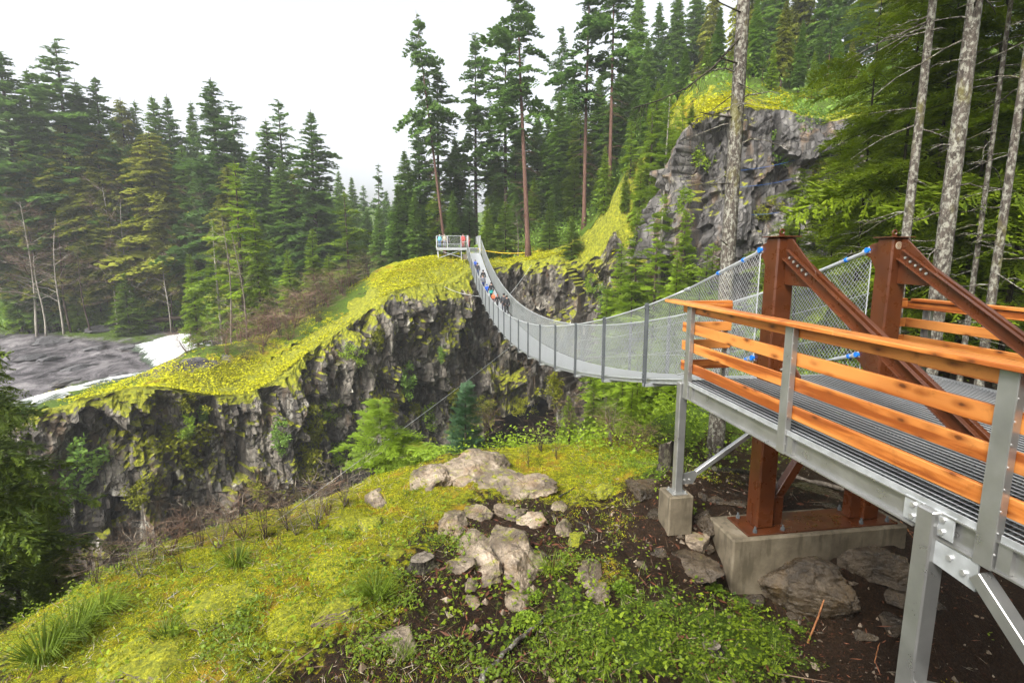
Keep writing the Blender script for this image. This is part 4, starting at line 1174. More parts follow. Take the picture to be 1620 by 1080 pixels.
# bare broadleaf: limbs and a haze of twigs
def bare_tree(seed, H, r, n1=12, spread=.45, twigs=900, mat='twig_red', barkm='bark_white', stems=1, tl=.5, tw=.014, first=.3, up=.6):
    rs = np.random.RandomState(seed); mb = MB(); ends = []
    for s_ in range(stems):
        a0 = rs.rand() * 6.28; tilt = (.06 if stems == 1 else .28) * rs.uniform(.4, 1.2)
        P = []
        hh = H * (1 if s_ == 0 else rs.uniform(.6, .95))
        for i in range(9):
            t = i / 8; P.append(np.array([math.cos(a0) * tilt * hh * t + .02 * H * math.sin(t * 5 + a0), math.sin(a0) * tilt * hh * t + .02 * H * math.cos(t * 4 + a0), hh * t - (.4 if i == 0 else 0)]))
        mb.tube(P, [r * (1 - .85 * i / 8) for i in range(9)], 7)
        for k in range(n1):
            t = rs.uniform(first, .97); b = np.array([np.interp(t, np.linspace(0, 1, 9), [p[c] for p in P]) for c in range(3)])
            a = rs.rand() * 6.28; L = hh * spread * (1.1 - .75 * t) * rs.uniform(.6, 1.2); el = rs.uniform(.1, up)
            Q = [b + np.array([math.cos(a + .4 * f) * L * f, math.sin(a + .4 * f) * L * f, L * (el * f + .25 * f * f * rs.uniform(-1, 1))]) for f in np.linspace(0, 1, 5)]
            mb.tube(Q, [r * .33 * (1 - t * .5) * (1 - .8 * j / 4) for j in range(5)], 4, False)
            for j in range(1, 5): ends += [(Q[j], a, L)] * 2
            for j in range(3):
                f = rs.randint(1, 5); aa = a + rs.uniform(-1.2, 1.2); l = L * rs.uniform(.25, .5)
                q2 = [Q[f] + np.array([math.cos(aa) * l * g, math.sin(aa) * l * g, l * rs.uniform(.1, .6) * g]) for g in (0, .5, 1)]
                mb.tube(q2, [r * .14, r * .09, r * .04], 3, False); ends += [(q2[1], aa, l), (q2[2], aa, l)] * 2
    n = twigs; idx = rs.randint(len(ends), size=n)
    B = np.array([ends[i][0] for i in idx]); A = np.array([ends[i][1] for i in idx]) + rs.normal(size=n) * .9
    D = unit(np.stack([np.cos(A), np.sin(A), rs.uniform(-.15, .9, n)], 1)); S = unit(np.cross(D, rs.normal(size=(n, 3))))
    L = tl * rs.uniform(.4, 1.3, n) * H / 10
    K1 = kites(B, D, S, L, np.full(n, tw) * H / 10)
    B2 = B + D * L[:, None] * rs.uniform(.3, .8, (n, 1)); D2 = unit(D + rs.normal(size=(n, 3)) * .55); K2 = kites(B2, D2, S, L * .6, np.full(n, tw * .75) * H / 10)
    q = Tree(); q.H = H; q.trunk = mb; q.bark = M[barkm]; q.Q = np.concatenate([K1, K2]); q.mat = M[mat]
    return q

PT = {}
def proto(key, q): PT[key] = make_tree(q, key); return q
for i in range(3):
    proto(f'fir{i}', conifer(20 + i, 30, .38, .10, 4.6, M['fir'], M['bark'], .75, 7, .55, .28, .05, .08, 9, 2, .13))
    proto(f'dark{i}', conifer(40 + i, 32, .42, .16, 4.6, M['fir_dark'], M['bark'], .7, 6, .66, .34, .1, .14, 9, 2, .14, irregular=.45))
    proto(f'cedar{i}', conifer(60 + i, 28, .45, .18, 4.6, M['cedar_leaf'], M['bark'], .62, 7, .55, .45, .0, .08, 9, 2, .13, hang=.35, irregular=.35, bare_dead=14))
    proto(f'ragged{i}', conifer(80 + i, 36, .40, .28, 4.3, M['fir_dark'], M['bark'], .55, 5, 1.0, .38, .05, .18, 9, 3, .12, irregular=.6, bare_dead=24))
    proto(f'tall{i}', conifer(100 + i, 42, .48, .46, 5.2, M['fir_dark'], M['bark_red'], .45, 5, 1.25, .40, .05, .24, 10, 3, .11, irregular=.7, bare_dead=26))
    proto(f'green{i}', conifer(120 + i, 18, .22, .06, 3.2, M['hemlock'], M['bark'], .8, 6, .48, .32, .05, .10, 9, 3, .075, hang=.1))
    proto(f'loose{i}', conifer(140 + i, 18, .20, .10, 2.7, M['hemlock'], M['bark_white'] if i == 1 else M['bark'], .7, 4, .62, .30, .08, .24, 10, 3, .06, irregular=.6, bare_dead=20))
for i in range(2):
    proto(f'young{i}', conifer(160 + i, 8, .10, .05, 1.9, M['bright'], M['bark'], .85, 6, .33, .22, .12, .08, 10, 3, .07, bare_dead=0))
    proto(f'alder{i}', bare_tree(170 + i, 14, .14, 16, .36, 1100))
    proto(f'redtree{i}', bare_tree(180 + i, 12, .12, 22, .42, 1500, tl=.55, tw=.011, barkm='bark'))
proto('snag', bare_tree(190, 14, .16, 26, .22, 160, 'twig_pale', 'dead_wood', 1, .35, .014, .2, .25))
# near trees, finer
for i in range(3):
    proto(f'near{i}', conifer(200 + i, 17, .11, .12, 3.3, M['near_leaf'], M['bark_dark'], .5, 4, .55, .40, .05, .28, 18, 8, .020, hang=.18, irregular=.6, bare_dead=40, lf=.5, wood=1))
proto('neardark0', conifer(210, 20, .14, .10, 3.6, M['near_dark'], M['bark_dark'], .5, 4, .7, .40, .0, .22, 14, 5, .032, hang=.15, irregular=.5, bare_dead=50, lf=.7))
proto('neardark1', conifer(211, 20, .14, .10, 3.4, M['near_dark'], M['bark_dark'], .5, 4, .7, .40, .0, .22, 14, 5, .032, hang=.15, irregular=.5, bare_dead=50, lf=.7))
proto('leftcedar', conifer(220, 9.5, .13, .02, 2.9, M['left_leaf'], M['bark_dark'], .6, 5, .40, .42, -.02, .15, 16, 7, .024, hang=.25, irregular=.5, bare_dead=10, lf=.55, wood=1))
proto('sapling', conifer(230, 3.4, .035, .15, 1.15, M['bright'], M['bark_dark'], .75, 4, .24, .30, .12, .15, 13, 5, .026, bare_dead=4, irregular=.5))
proto('bluesap', conifer(231, 2.6, .04, .03, .62, leafmat('blue_green_needles', (.02, .055, .025), (.07, .14, .06)), M['bark_dark'], .8, 5, .16, .15, .4, .1, 10, 4, .035, bare_dead=0))

def at_px(px, py_top, Y, key, name, label, cat='tree', group=None, wide=1.0, lean=(0, 0), px_base=None, sink=.3, rz=None, zb=None):
    top = W(px, py_top, Y=Y)
    x = top[0]
    z = GROUND(x, Y) - sink if zb is None else zb
    H = max(1.5, top[2] - z)
    return put_tree(PT[key], name, label, cat, (x, Y, z), H, group, wide, rz, lean)
ORD = ['leftmost', 'second from left', 'third from left', 'fourth from left', 'fifth from left', 'sixth from left', 'seventh from left', 'eighth from left', 'ninth from left', 'tenth from left', 'eleventh from left', 'twelfth from left', 'thirteenth from left', 'fourteenth from left', 'fifteenth from left', 'sixteenth from left', 'seventeenth from left', 'eighteenth from left', 'nineteenth from left', 'twentieth from left', 'twenty-first from left', 'twenty-second from left', 'twenty-third from left', 'twenty-fourth from left', 'twenty-fifth from left', 'twenty-sixth from left', 'twenty-seventh from left', 'twenty-eighth from left', 'twenty-ninth from left', 'thirtieth from left', 'thirty-first from left', 'thirty-second from left', 'thirty-third from left', 'thirty-fourth from left', 'thirty-fifth from left', 'thirty-sixth from left', 'thirty-seventh from left', 'thirty-eighth from left', 'thirty-ninth from left', 'fortieth from left']
def row(items, name, desc, group):
    items = sorted(items)
    for i, (px, py, Y, key, wd) in enumerate(items):
        at_px(px, py, Y, key, name, f'{desc}, {ORD[i]}', 'tree', group, wd)

# forest beyond the river: skyline
row([(-2, 72, 103.5, 'dark0', 1.25), (38, 108, 104, 'fir1', 1.0), (60, 118, 112, 'ragged0', .8), (120, 124, 110, 'fir0', 1.0), (146, 120, 106, 'dark2', 1.0), (190, 153, 116, 'cedar1', .9), (212, 156, 118, 'dark1', .8), (240, 150, 112, 'fir2', .9), (262, 148, 112, 'dark0', .9), (300, 158, 122, 'fir1', .7), (368, 160, 116, 'ragged1', 1.0),
     (418, 187, 108, 'dark1', 1.1), (442, 157, 110, 'ragged2', 1.0), (535, 268, 135, 'fir0', .8), (556, 278, 135, 'fir2', .8), (575, 292, 150, 'dark2', .8), (610, 300, 150, 'fir1', .9)],
    'forest_conifer', 'misty conifer on the skyline ridge beyond the river', 'skyline conifers beyond the river')
at_px(82, 62, 104.5, 'ragged1', 'ragged_fir', 'tall ragged dark fir standing above the forest at upper left', wide=1.25)
at_px(334, 121, 102, 'dark1', 'spire_fir', 'dark pointed fir rising highest in the middle of the far forest', wide=1.15)
at_px(490, 172, 100, 'dark0', 'broad_fir', 'broad dark fir at the right end of the misty far forest', wide=1.15)
at_px(597, 256, 118, 'ragged0', 'thin_fir', 'thin spindly fir alone against the sky beside the near hillside', wide=.7)
row([(30, 225, 102.5, 'cedar2', 1.1), (95, 190, 104.5, 'cedar0', 1.1), (150, 205, 104, 'cedar1', 1.25), (200, 225, 105, 'fir1', 1.1), (235, 205, 104.5, 'cedar2', 1.3), (285, 225, 105.5, 'fir0', 1.1), (318, 240, 106, 'fir0', 1.1), (400, 235, 100, 'fir2', 1.1), (440, 245, 100, 'fir0', 1.1), (470, 262, 104, 'cedar2', 1.0), (515, 280, 110, 'fir1', 1.0), (545, 305, 112, 'fir2', .9), (580, 330, 116, 'fir2', .9), (620, 330, 118, 'fir1', .9), (10, 300, 100.5, 'fir0', 1.1), (360, 262, 98, 'cedar0', 1.0)],
    'slope_conifer', 'full green conifer in the middle row of the far forest', 'middle row of far forest conifers')
row([(60, 330, 101.5, 'fir1', 1.2), (110, 310, 103.5, 'green1', 1.2), (170, 330, 104.5, 'fir1', 1.2), (215, 335, 105.25, 'cedar1', 1.1), (260, 330, 105.75, 'green0', 1.3), (300, 345, 106, 'fir2', 1.1), (345, 345, 100, 'fir1', 1.2), (430, 350, 104, 'fir0', 1.2), (480, 350, 108, 'green1', 1.1), (515, 360, 118, 'fir2', 1.1), (560, 375, 124, 'fir1', 1.1), (600, 375, 122, 'fir1', 1.1), (385, 350, 106, 'fir1', 1.1), (15, 380, 101, 'fir0', 1.1), (635, 385, 110, 'fir0', 1.1)],
    'shore_conifer', 'shaded lower conifer along the foot of the far forest', 'lower row of far forest conifers')
row([(90, 345, 99.5, 'redtree0', 1.1), (195, 225, 106, 'redtree1', .6), (322, 285, 103, 'redtree1', .6), (262, 380, 101, 'redtree0', .7), (35, 330, 99, 'redtree1', 1.2), (125, 400, 98.5, 'redtree1', 1.3), (10, 320, 100, 'redtree0', 1.1), (345, 262, 104, 'redtree0', .5)], 'bare_tree', 'leafless reddish brown tree among the far conifers', 'bare reddish trees in the far forest')
row([(15, 405, 100, 'green0', 1.1), (50, 430, 101, 'green1', 1.1), (85, 415, 103, 'cedar1', .9), (115, 440, 101, 'green2', 1.2), (150, 415, 104, 'green0', 1.1), (225, 425, 104, 'green1', 1.1), (255, 440, 105, 'cedar2', .9), (285, 425, 106, 'green2', 1.1), (318, 420, 107, 'green0', 1.1), (170, 380, 107, 'cedar0', .9), (240, 370, 108, 'green1', 1.0), (70, 370, 105, 'cedar2', .9), (425, 420, 112, 'green2', 1.1), (600, 400, 112, 'green1', 1.0), (575, 420, 100, 'green0', 1.0)], 'edge_conifer', 'light green conifer at the foot of the forest along the river edge', 'light conifers along the river edge')
row([(30, 318, 97, 'alder0', .9), (72, 345, 97.5, 'alder1', .9), (185, 315, 100, 'alder1', .6), (163, 295, 101, 'alder0', .6), (255, 400, 99, 'alder0', .8), (50, 400, 97, 'alder0', 1.2)], 'pale_alder', 'white stemmed bare alder at the far river edge', 'white alders by the river')
at_px(195, 432, 97, 'young0', 'young_conifer', 'small bright green conifer standing alone on the far river bank', wide=1.2)
# trees on the near river bank behind the moss hill
at_px(368, 250, 68, 'loose0', 'loose_conifer', 'tallest thin yellow green conifer on the bank behind the moss hill', wide=1.1, zb=-13)
at_px(400, 330, 67, 'green0', 'green_conifer', 'yellow green conifer with dark trunk behind the moss hill', wide=.8, zb=-13)
at_px(335, 345, 70, 'loose1', 'loose_conifer', 'pale trunked thin conifer at the edge of the rapids', wide=1.1, zb=-13.3)
at_px(352, 345, 66, 'snag', 'dead_snag', 'bleached dead snag with short stubs behind the moss hill', wide=.8, zb=-13)
at_px(378, 370, 64, 'snag', 'dead_snag', 'second smaller bleached snag right of the taller one', wide=.8, zb=-12.6)
at_px(545, 300, 74, 'loose2', 'dark_stemmed_conifer', 'dark stemmed conifer with layered boughs on the moss hill shoulder', wide=1.25, zb=-9)
at_px(492, 360, 78, 'green1', 'mossy_conifer', 'low moss hung conifer beside the dark stemmed one', wide=1.0, zb=-12)
at_px(520, 400, 84, 'green2', 'bank_conifer', 'short bushy conifer on the bank left of the moss hill shoulder', wide=1.1, zb=-12.5)
at_px(455, 395, 84, 'green0', 'bank_conifer', 'short bushy conifer above the river pool', wide=1.1, zb=-13.5)
at_px(300, 400, 78, 'green1', 'bank_conifer', 'short bushy conifer at the head of the rapids', wide=.9, zb=-13.5)

# wood above the far end of the bridge
row([(640, 236, 84, 'fir0', 1.1), (662, 195, 86, 'dark1', 1.1), (690, 92, 84, 'ragged1', 1.0), (750, 50, 88, 'ragged2', .9), (776, 150, 92, 'ragged0', .8), (720, 215, 90, 'fir1', 1.1), (790, 250, 88, 'fir2', 1.0), (825, 190, 94, 'fir0', 1.0), (868, 165, 92, 'dark2', .9), (905, 120, 90, 'fir1', 1.0), (800, 40, 86, 'ragged0', 1.0), (955, 150, 84, 'fir2', 1.0), (890, 40, 96, 'ragged1', .8)],
    'hillside_fir', 'tall fir behind the far end of the bridge', 'firs behind the far lookout')
row([(628, 290, 80, 'fir2', 1.1), (655, 300, 78, 'fir1', 1.0), (690, 270, 82, 'green0', 1.0), (850, 175, 88, 'fir1', 1.1), (885, 150, 86, 'fir0', 1.2), (920, 165, 82, 'green1', 1.2), (950, 120, 84, 'fir2', 1.2), (980, 110, 80, 'fir1', 1.2), (1000, 90, 82, 'fir0', 1.1), (815, 215, 86, 'fir2', 1.1), (785, 225, 88, 'fir0', 1.1), (1025, 60, 80, 'fir2', 1.1), (715, 300, 80, 'fir0', 1.0), (742, 290, 84, 'dark0', 1.1), (770, 310, 80, 'green1', 1.0), (815, 300, 82, 'fir1', 1.1), (845, 280, 84, 'green2', 1.1), (880, 270, 80, 'fir2', 1.1), (910, 250, 78, 'green0', 1.2), (945, 280, 74, 'green2', 1.2), (985, 260, 70, 'green1', 1.1), (1015, 280, 66, 'green0', 1.1), (600, 320, 96, 'fir0', 1.0), (668, 330, 79, 'dark2', 1.0)],
    'lower_fir', 'dense green conifer in the lower row above the far cliff', 'lower conifers above the far cliff')
at_px(698, 14, 80, 'tall0', 'leaning_fir', 'leaning thin topped fir with long bare trunk behind the lookout', wide=.62, lean=(0, -.10))
at_px(838, -60, 70, 'tall1', 'bare_trunk_fir', 'huge fir with bare dark trunk and sparse top right of the lookout', wide=.85, lean=(0, -.055))
at_px(933, -80, 70, 'tall2', 'red_trunk_fir', 'fir with straight reddish trunk at the edge of the far cliff', wide=.75)
at_px(975, -70, 68, 'tall0', 'bent_fir', 'fir with curved trunk right of the red trunked one', wide=.85, lean=(0, .03))
at_px(800, 318, 74, 'young1', 'young_conifer', 'bright yellow green young conifer right of the lookout platform', wide=1.1)
at_px(770, 335, 74, 'young0', 'young_conifer', 'bright young conifer directly beside the far gate posts', wide=1.0)
at_px(820, 330, 72, 'snag', 'dead_snag', 'dead grey snag with bare stubs behind the yellow rope', wide=.9)
row([(870, 320, 70, 'young0', 1.1), (905, 340, 66, 'young1', 1.0), (958, 230, 66, 'green0', .9), (1000, 190, 63, 'loose0', 1.2), (1033, 170, 59, 'loose2', 1.2), (1058, 150, 54, 'loose1', 1.2), (1082, 150, 50, 'loose0', 1.1), (1015, 240, 60.5, 'green1', .9), (1046, 230, 56, 'green2', .9), (1068, 225, 51.5, 'loose2', 1.1), (990, 270, 62, 'green0', .9), (1030, 290, 57, 'green1', 1.0), (985, 230, 72, 'fir1', .8), (1010, 240, 70, 'green0', 1.0), (1030, 200, 66, 'fir0', .8), (1045, 230, 62, 'green1', 1.0), (1020, 330, 61, 'young0', 1.2), (1050, 290, 56, 'green2', 1.0), (975, 330, 66, 'green1', 1.0), (1070, 180, 56, 'loose1', 1.2), (1095, 165, 52, 'young1', 1.0), (1005, 150, 68, 'fir0', 1.0), (1025, 120, 64, 'fir2', 1.0), (1042, 130, 60, 'green0', 1.1), (1055, 170, 57, 'fir1', .9), (972, 250, 70, 'fir2', 1.0), (1000, 300, 63, 'green2', 1.2), (1018, 330, 60, 'green0', 1.2), (1040, 320, 57, 'green2', 1.1), (1052, 260, 54.5, 'fir0', .8), (1066, 200, 53, 'green1', 1.0)], 'cliff_conifer', 'small loose conifer growing on the slope left of the rock bluff', 'small conifers on the slope by the bluff')
# wood on and behind the bluff
row([(1010, -30, 84, 'fir0', .8), (1045, 0, 90, 'dark1', .9), (1075, -20, 88, 'fir1', .9), (1105, -40, 90, 'fir2', .9), (1130, -20, 86, 'cedar1', .8), (1190, -90, 78, 'cedar0', .8), (1235, -120, 76, 'fir0', .9), (1280, -120, 74, 'cedar2', .8), (1330, -140, 70, 'fir1', .9), (1380, -120, 66, 'dark0', 1.0), (1440, -140, 64, 'cedar1', 1.0), (1500, -120, 62, 'fir2', 1.0), (1560, -140, 60, 'fir0', 1.0), (1620, -140, 60, 'dark2', 1.0)],
    'bluff_conifer', 'misty conifer on the hill behind the rock bluff', 'conifers behind the rock bluff')
row([(1060, 90, 70, 'fir1', .8), (1160, 60, 66, 'cedar0', .8), (1212, 40, 58, 'tall1', .5), (1255, 60, 60, 'green0', 1.0), (1300, 40, 58, 'fir2', .8), (1320, 0, 56, 'tall2', .5), (1350, 60, 54, 'cedar1', .8), (1400, 40, 54, 'green2', 1.0), (1470, 60, 50, 'green1', 1.0), (1560, 60, 48, 'green0', 1.0), (1100, 110, 64, 'green1', .8), (1140, 10, 60, 'fir0', .9), (1175, 40, 55, 'green0', 1.0), (1200, -10, 58, 'fir2', .9), (1225, 70, 54, 'green2', .9), (1245, 0, 57, 'cedar2', .8), (1272, 30, 54, 'fir0', .8), (1290, 80, 52, 'green1', .9), (1330, 50, 51, 'fir2', .8), (1120, 60, 58, 'green1', 1.0), (1085, 70, 60, 'fir1', .9)],
    'ledge_conifer', 'conifer on the mossy top of the rock bluff', 'conifers on top of the rock bluff')

# near wood right of the platform
def bare_trunk(px, Y, dia, H, seed, label, bk='bark_lichen', dead=16, dl=(.5, 1.6), name='bare_trunk_tree', topcrown=True, lean=(0, 0), py=300):
    rs = np.random.RandomState(seed); x = W(px, py, Y=Y)[0]; z = GROUND(x, Y) - .2
    mb = trunk_mb(H, dia / 2, rs, .006, 14, .25, 26, 1.35)
    dead_branches(mb, rs, 2.5, H * .6, dead, dl[0], dl[1], .016 + dia * .02, .25, 4)
    q = Tree(); q.H = H; q.trunk = mb; q.bark = M[bk]; q.mat = M['near_leaf']
    T = [spray(rs, 15, 5, .034, .35, hang=.15) for _ in range(3)]; sp = []
    for k in range(34):
        zz = rs.uniform(.62, .98) * H; sp.append((*mb.axis(zz), zz, rs.rand() * 6.28, rs.uniform(-.2, .2), rs.uniform(1.2, 3.0), k, rs.normal() * .2))
    q.Q = place_sprays(T, sp, rs)
    make_tree(q, name)
    return put_tree(q, name, label, 'tree', (x, Y, z), H, None, 1, 0, lean)
t1 = bare_trunk(1158, 14.5, .47, 26, 301, 'tall lichen spotted trunk standing behind the platform corner', dead=12, dl=(.6, 2.0))
rs = np.random.RandomState(77)
for pts, r0 in (([(1168, 62), (1130, 105), (1085, 140), (1040, 160), (1000, 172)], .035), ([(1166, 100), (1140, 92), (1148, 84)], .03), ([(1160, 150), (1120, 180), (1075, 190)], .018), ([(1157, 186), (1118, 180), (1108, 178)], .03), ([(1164, 130), (1185, 140), (1205, 150)], .02), ([(1155, 290), (1125, 292), (1108, 294)], .02), ([(1172, 20), (1140, 5), (1105, -20)], .025), ([(1154, 390), (1138, 378)], .025)):
    mb = MB(); P = [W(*q_, Y=14.4 - .25 * i) for i, q_ in enumerate(pts)]; n_ = len(P)
    mb.tube(P, [r0 * (1 - .75 * i / (n_ - 1)) for i in range(n_)], 5)
    if n_ > 3:
        for i in range(26):
            f = rs.uniform(.15, .98) * (n_ - 1); k_ = min(int(f), n_ - 2); b0_ = P[k_] + (P[k_ + 1] - P[k_]) * (f - k_); l = rs.uniform(.25, .95)
            mb.tube([b0_, b0_ + np.array([-.12 * l + rs.normal() * .1, rs.normal() * .1, -.5 * l]), b0_ + np.array([-.3 * l + rs.normal() * .15, rs.normal() * .2, -l])], [.009, .006, .003], 3, False)
    mb.build('dead_branch', M['bark_dark'], t1)
bare_trunk(1452, 11.5, .25, 20, 302, 'pale lichen crusted trunk left of the thicker rough one', dead=22, dl=(.4, 1.7), py=220)
bare_trunk(1512, 10.6, .40, 21, 303, 'thick rough dark trunk behind the second brown tower post', dead=24, dl=(.5, 1.8), py=250)
bare_trunk(1566, 11.5, .14, 18, 304, 'very thin dark trunk between two lichen trunks', 'bark_lichen', dead=26, dl=(.3, 1.2), py=250)
bare_trunk(1600, 10.4, .21, 18, 305, 'pale lichen trunk at the right edge of the wood', dead=20, dl=(.4, 1.4), py=250)
row([(1405, -60, 17.5, 'near0', .8), (1470, -120, 15.5, 'near1', .8), (1540, -160, 14.5, 'near2', .85), (1610, -160, 13.5, 'near0', .9), (1690, -160, 12.5, 'near1', 1.0), (1275, 262, 21, 'near2', 1.1), (1335, 200, 20, 'near1', .9)], 'drooping_hemlock', 'dark trunked hemlock with drooping boughs right of the rock bluff', 'drooping hemlocks by the platform')
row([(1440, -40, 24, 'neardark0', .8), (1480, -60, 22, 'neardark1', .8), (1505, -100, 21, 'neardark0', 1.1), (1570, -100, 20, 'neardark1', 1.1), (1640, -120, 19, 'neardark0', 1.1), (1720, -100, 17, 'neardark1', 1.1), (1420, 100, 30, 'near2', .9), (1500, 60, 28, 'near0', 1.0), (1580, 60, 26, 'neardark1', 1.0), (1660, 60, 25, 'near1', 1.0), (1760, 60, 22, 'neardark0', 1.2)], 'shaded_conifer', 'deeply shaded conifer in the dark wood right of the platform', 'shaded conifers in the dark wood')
row([(1255, 330, 26, 'green0', 1.2), (1310, 330, 25, 'near2', 1.1), (1205, 460, 27, 'green2', 1.1), (1110, 440, 30, 'green1', 1.1), (1060, 470, 30, 'green0', 1.1), (1150, 500, 24, 'green2', 1.0), (1010, 560, 31, 'green1', 1.1), (1070, 560, 25, 'green0', 1.2), (1110, 580, 22, 'green2', 1.1), (985, 590, 38, 'green2', 1.2), (940, 600, 44, 'green1', 1.1), (1030, 540, 38, 'near2', 1.1), (900, 625, 48, 'green0', 1.1), (1000, 610, 28, 'green0', 1.3), (960, 640, 30, 'green1', 1.2), (1040, 480, 44, 'green0', 1.2), (1090, 430, 42, 'green1', 1.2), (1130, 380, 41, 'loose0', 1.1), (1210, 400, 39, 'green0', 1.0), (1010, 330, 50, 'green0', .8), (1050, 300, 46, 'loose1', 1.2), (1085, 330, 43, 'green2', .8), (1120, 385, 40, 'loose0', 1.0), (985, 380, 53, 'green1', .9), (1040, 370, 44, 'loose0', 1.1), (1072, 400, 40, 'green2', .8), (1000, 440, 47, 'loose2', 1.1), (960, 455, 52, 'green2', .9)], 'gully_conifer', 'bushy conifer filling the gully behind the bridge mouth', 'conifers filling the gully')

# trees at the left edge and on the near slope
at_px(-45, 480, 13, 'leftcedar', 'cedar_tree', 'dark drooping cedar at the left edge of the near slope', wide=.42, sink=.4)
at_px(-150, 430, 11, 'leftcedar', 'cedar_tree', 'cedar boughs reaching in from beyond the left edge', wide=.7, sink=.4)
at_px(35, 690, 14.5, 'leftcedar', 'cedar_tree', 'lower dark cedar just right of the left edge cedar', wide=.42, sink=.4)
at_px(70, 790, 12.5, 'leftcedar', 'small_cedar', 'small dark cedar at the foot of the left cedars', wide=.6, sink=.3)
q = W(612, 752, Y=13.2)
put_tree(PT['sapling'], 'sapling_conifer', 'slender bright green sapling leaning over the gorge edge', 'tree', (q[0], 13.2, float(NEARD(q[0], 13.2)[0]) - .05), W(590, 622, Y=13.2)[2] - float(NEARD(q[0], 13.2)[0]), None, 1.15, 1.2, (0, -.16))
q = W(737, 700, Y=16)
put_tree(PT['bluesap'], 'sapling_conifer', 'small blue green sapling below the bridge', 'tree', (q[0], 16, q[2] - .9), W(737, 612, Y=16)[2] - q[2] + .9, None, 1.1, .3)

# the same wood goes on behind the photographer and shades this side
for i, (x, y, k, H, wd) in enumerate([(3.5, -6, 'neardark0', 17, 1.3), (8.5, -4.5, 'neardark1', 18, 1.3), (12.5, -1, 'neardark0', 18, 1.2), (15, 4, 'neardark1', 19, 1.2), (-2, -8, 'neardark1', 16, 1.3), (6, -10, 'neardark0', 20, 1.5), (13, -7, 'neardark1', 20, 1.4), (-8, -9, 'neardark0', 15, 1.2)]):
    put_tree(PT[k], 'shaded_conifer', 'dense conifer of the wood on the near side behind the platform entrance', 'tree', (x, y, float(NEAR(x, y)[0]) - .3), H, 'conifers behind the platform entrance', wd)
# ------------------------------------------------------------------ rocks
def rock_mesh(name, seed, size, mat, planes=16, rough=.10, sub=5, dmin=.55, dmax=.92, freq=1.6):
    bm = bmesh.new(); bmesh.ops.create_icosphere(bm, subdivisions=sub, radius=1)
    V = np.array([v.co[:] for v in bm.verts]); rs = np.random.RandomState(seed)
    for _ in range(planes):
        n = unit(rs.normal(size=3)); d = rs.uniform(dmin, dmax); e = V @ n - d; V = V - np.clip(e, 0, None)[:, None] * n
    V = V * (1 + rough * fbm(V * freq + seed * 3.1, 4, seed % 7)[:, None] * 1.6 + rough * .5 * fbm(V * freq * 4 + seed, 3, 5, ridged=True)[:, None])
    st_ = (cellrand(V * 2.2 + seed, 3) - .5) * rough * .9
    V = V * (1 + st_[:, None]) * (np.array(size) / 2)
    for v, c in zip(bm.verts, V): v.co = c
    me = bpy.data.meshes.new(name); bm.to_mesh(me); bm.free(); me.materials.append(mat)
    return me
def rock_px(name, label, x0, y0, x1, y1, seed, mat='outcrop', hgt=.45, sink=.25, tilt=0.0, group=None, skew=0.0, cat='rock', field=None, planes=20, rough=.13, dmin=.45, dmax=.85):
    """a rock whose outline spans this part of the view; real size comes from the ground it lies on"""
    cx = (x0 + x1) / 2; A = drape(cx - skew, y1 - (y1 - y0) * .1, field or NEARD); B = drape(cx + skew, y0 + (y1 - y0) * .25, field or NEARD)
    mid = (A + B) / 2; L = np.linalg.norm(B - A) * 1.15; wd = (x1 - x0) * np.dot(mid, FW) / F
    L = min(max(L, wd * .45), wd * 4)
    h = hgt * min(wd, L) * (.55 if name in ('rock', 'stone', 'bedrock_slab') else .36 if name == 'mossy_boulder' else 1)
    me = rock_mesh(name, seed, (wd, L, h * 2), M[mat], planes, rough, 5, dmin, dmax)
    o = put(name, me); d = B - A
    o.location = mid + np.array([0, 0, h * (.5 - sink) * (.6 if name == 'boulder' else -.2)])
    o.rotation_euler = (math.atan2(d[2], math.hypot(d[0], d[1])) * .8, tilt, math.atan2(-d[0], d[1]))
    if name == 'mossy_boulder':
        P_ = np.array([v.co[:] for v in me.vertices]); N_ = np.array([v.normal[:] for v in me.vertices]); k_ = N_[:, 2] > .15
        P_, N_ = np.repeat(P_[k_], 2, 0), np.repeat(N_[k_], 2, 0); rs_ = np.random.RandomState(seed); n_ = len(P_)
        P_ = P_ + rs_.normal(size=(n_, 3)) * .012; k_ = fbm(P_ * 3.0, 3, seed % 9) > -.28; P_, N_ = P_[k_], N_[k_]; n_ = len(P_)
        D_ = unit(N_ * .5 + rs_.normal(size=(n_, 3)) * .6); L_ = .028 * rs_.uniform(.5, 1.7, n_)
        put('moss_cover', quads_mesh('moss_cover', kites(P_, D_, unit(np.cross(D_, rs_.normal(size=(n_, 3)))), L_ * .7, L_ * .35), M['moss_near']), o)
    return tag(o, label, cat, group)
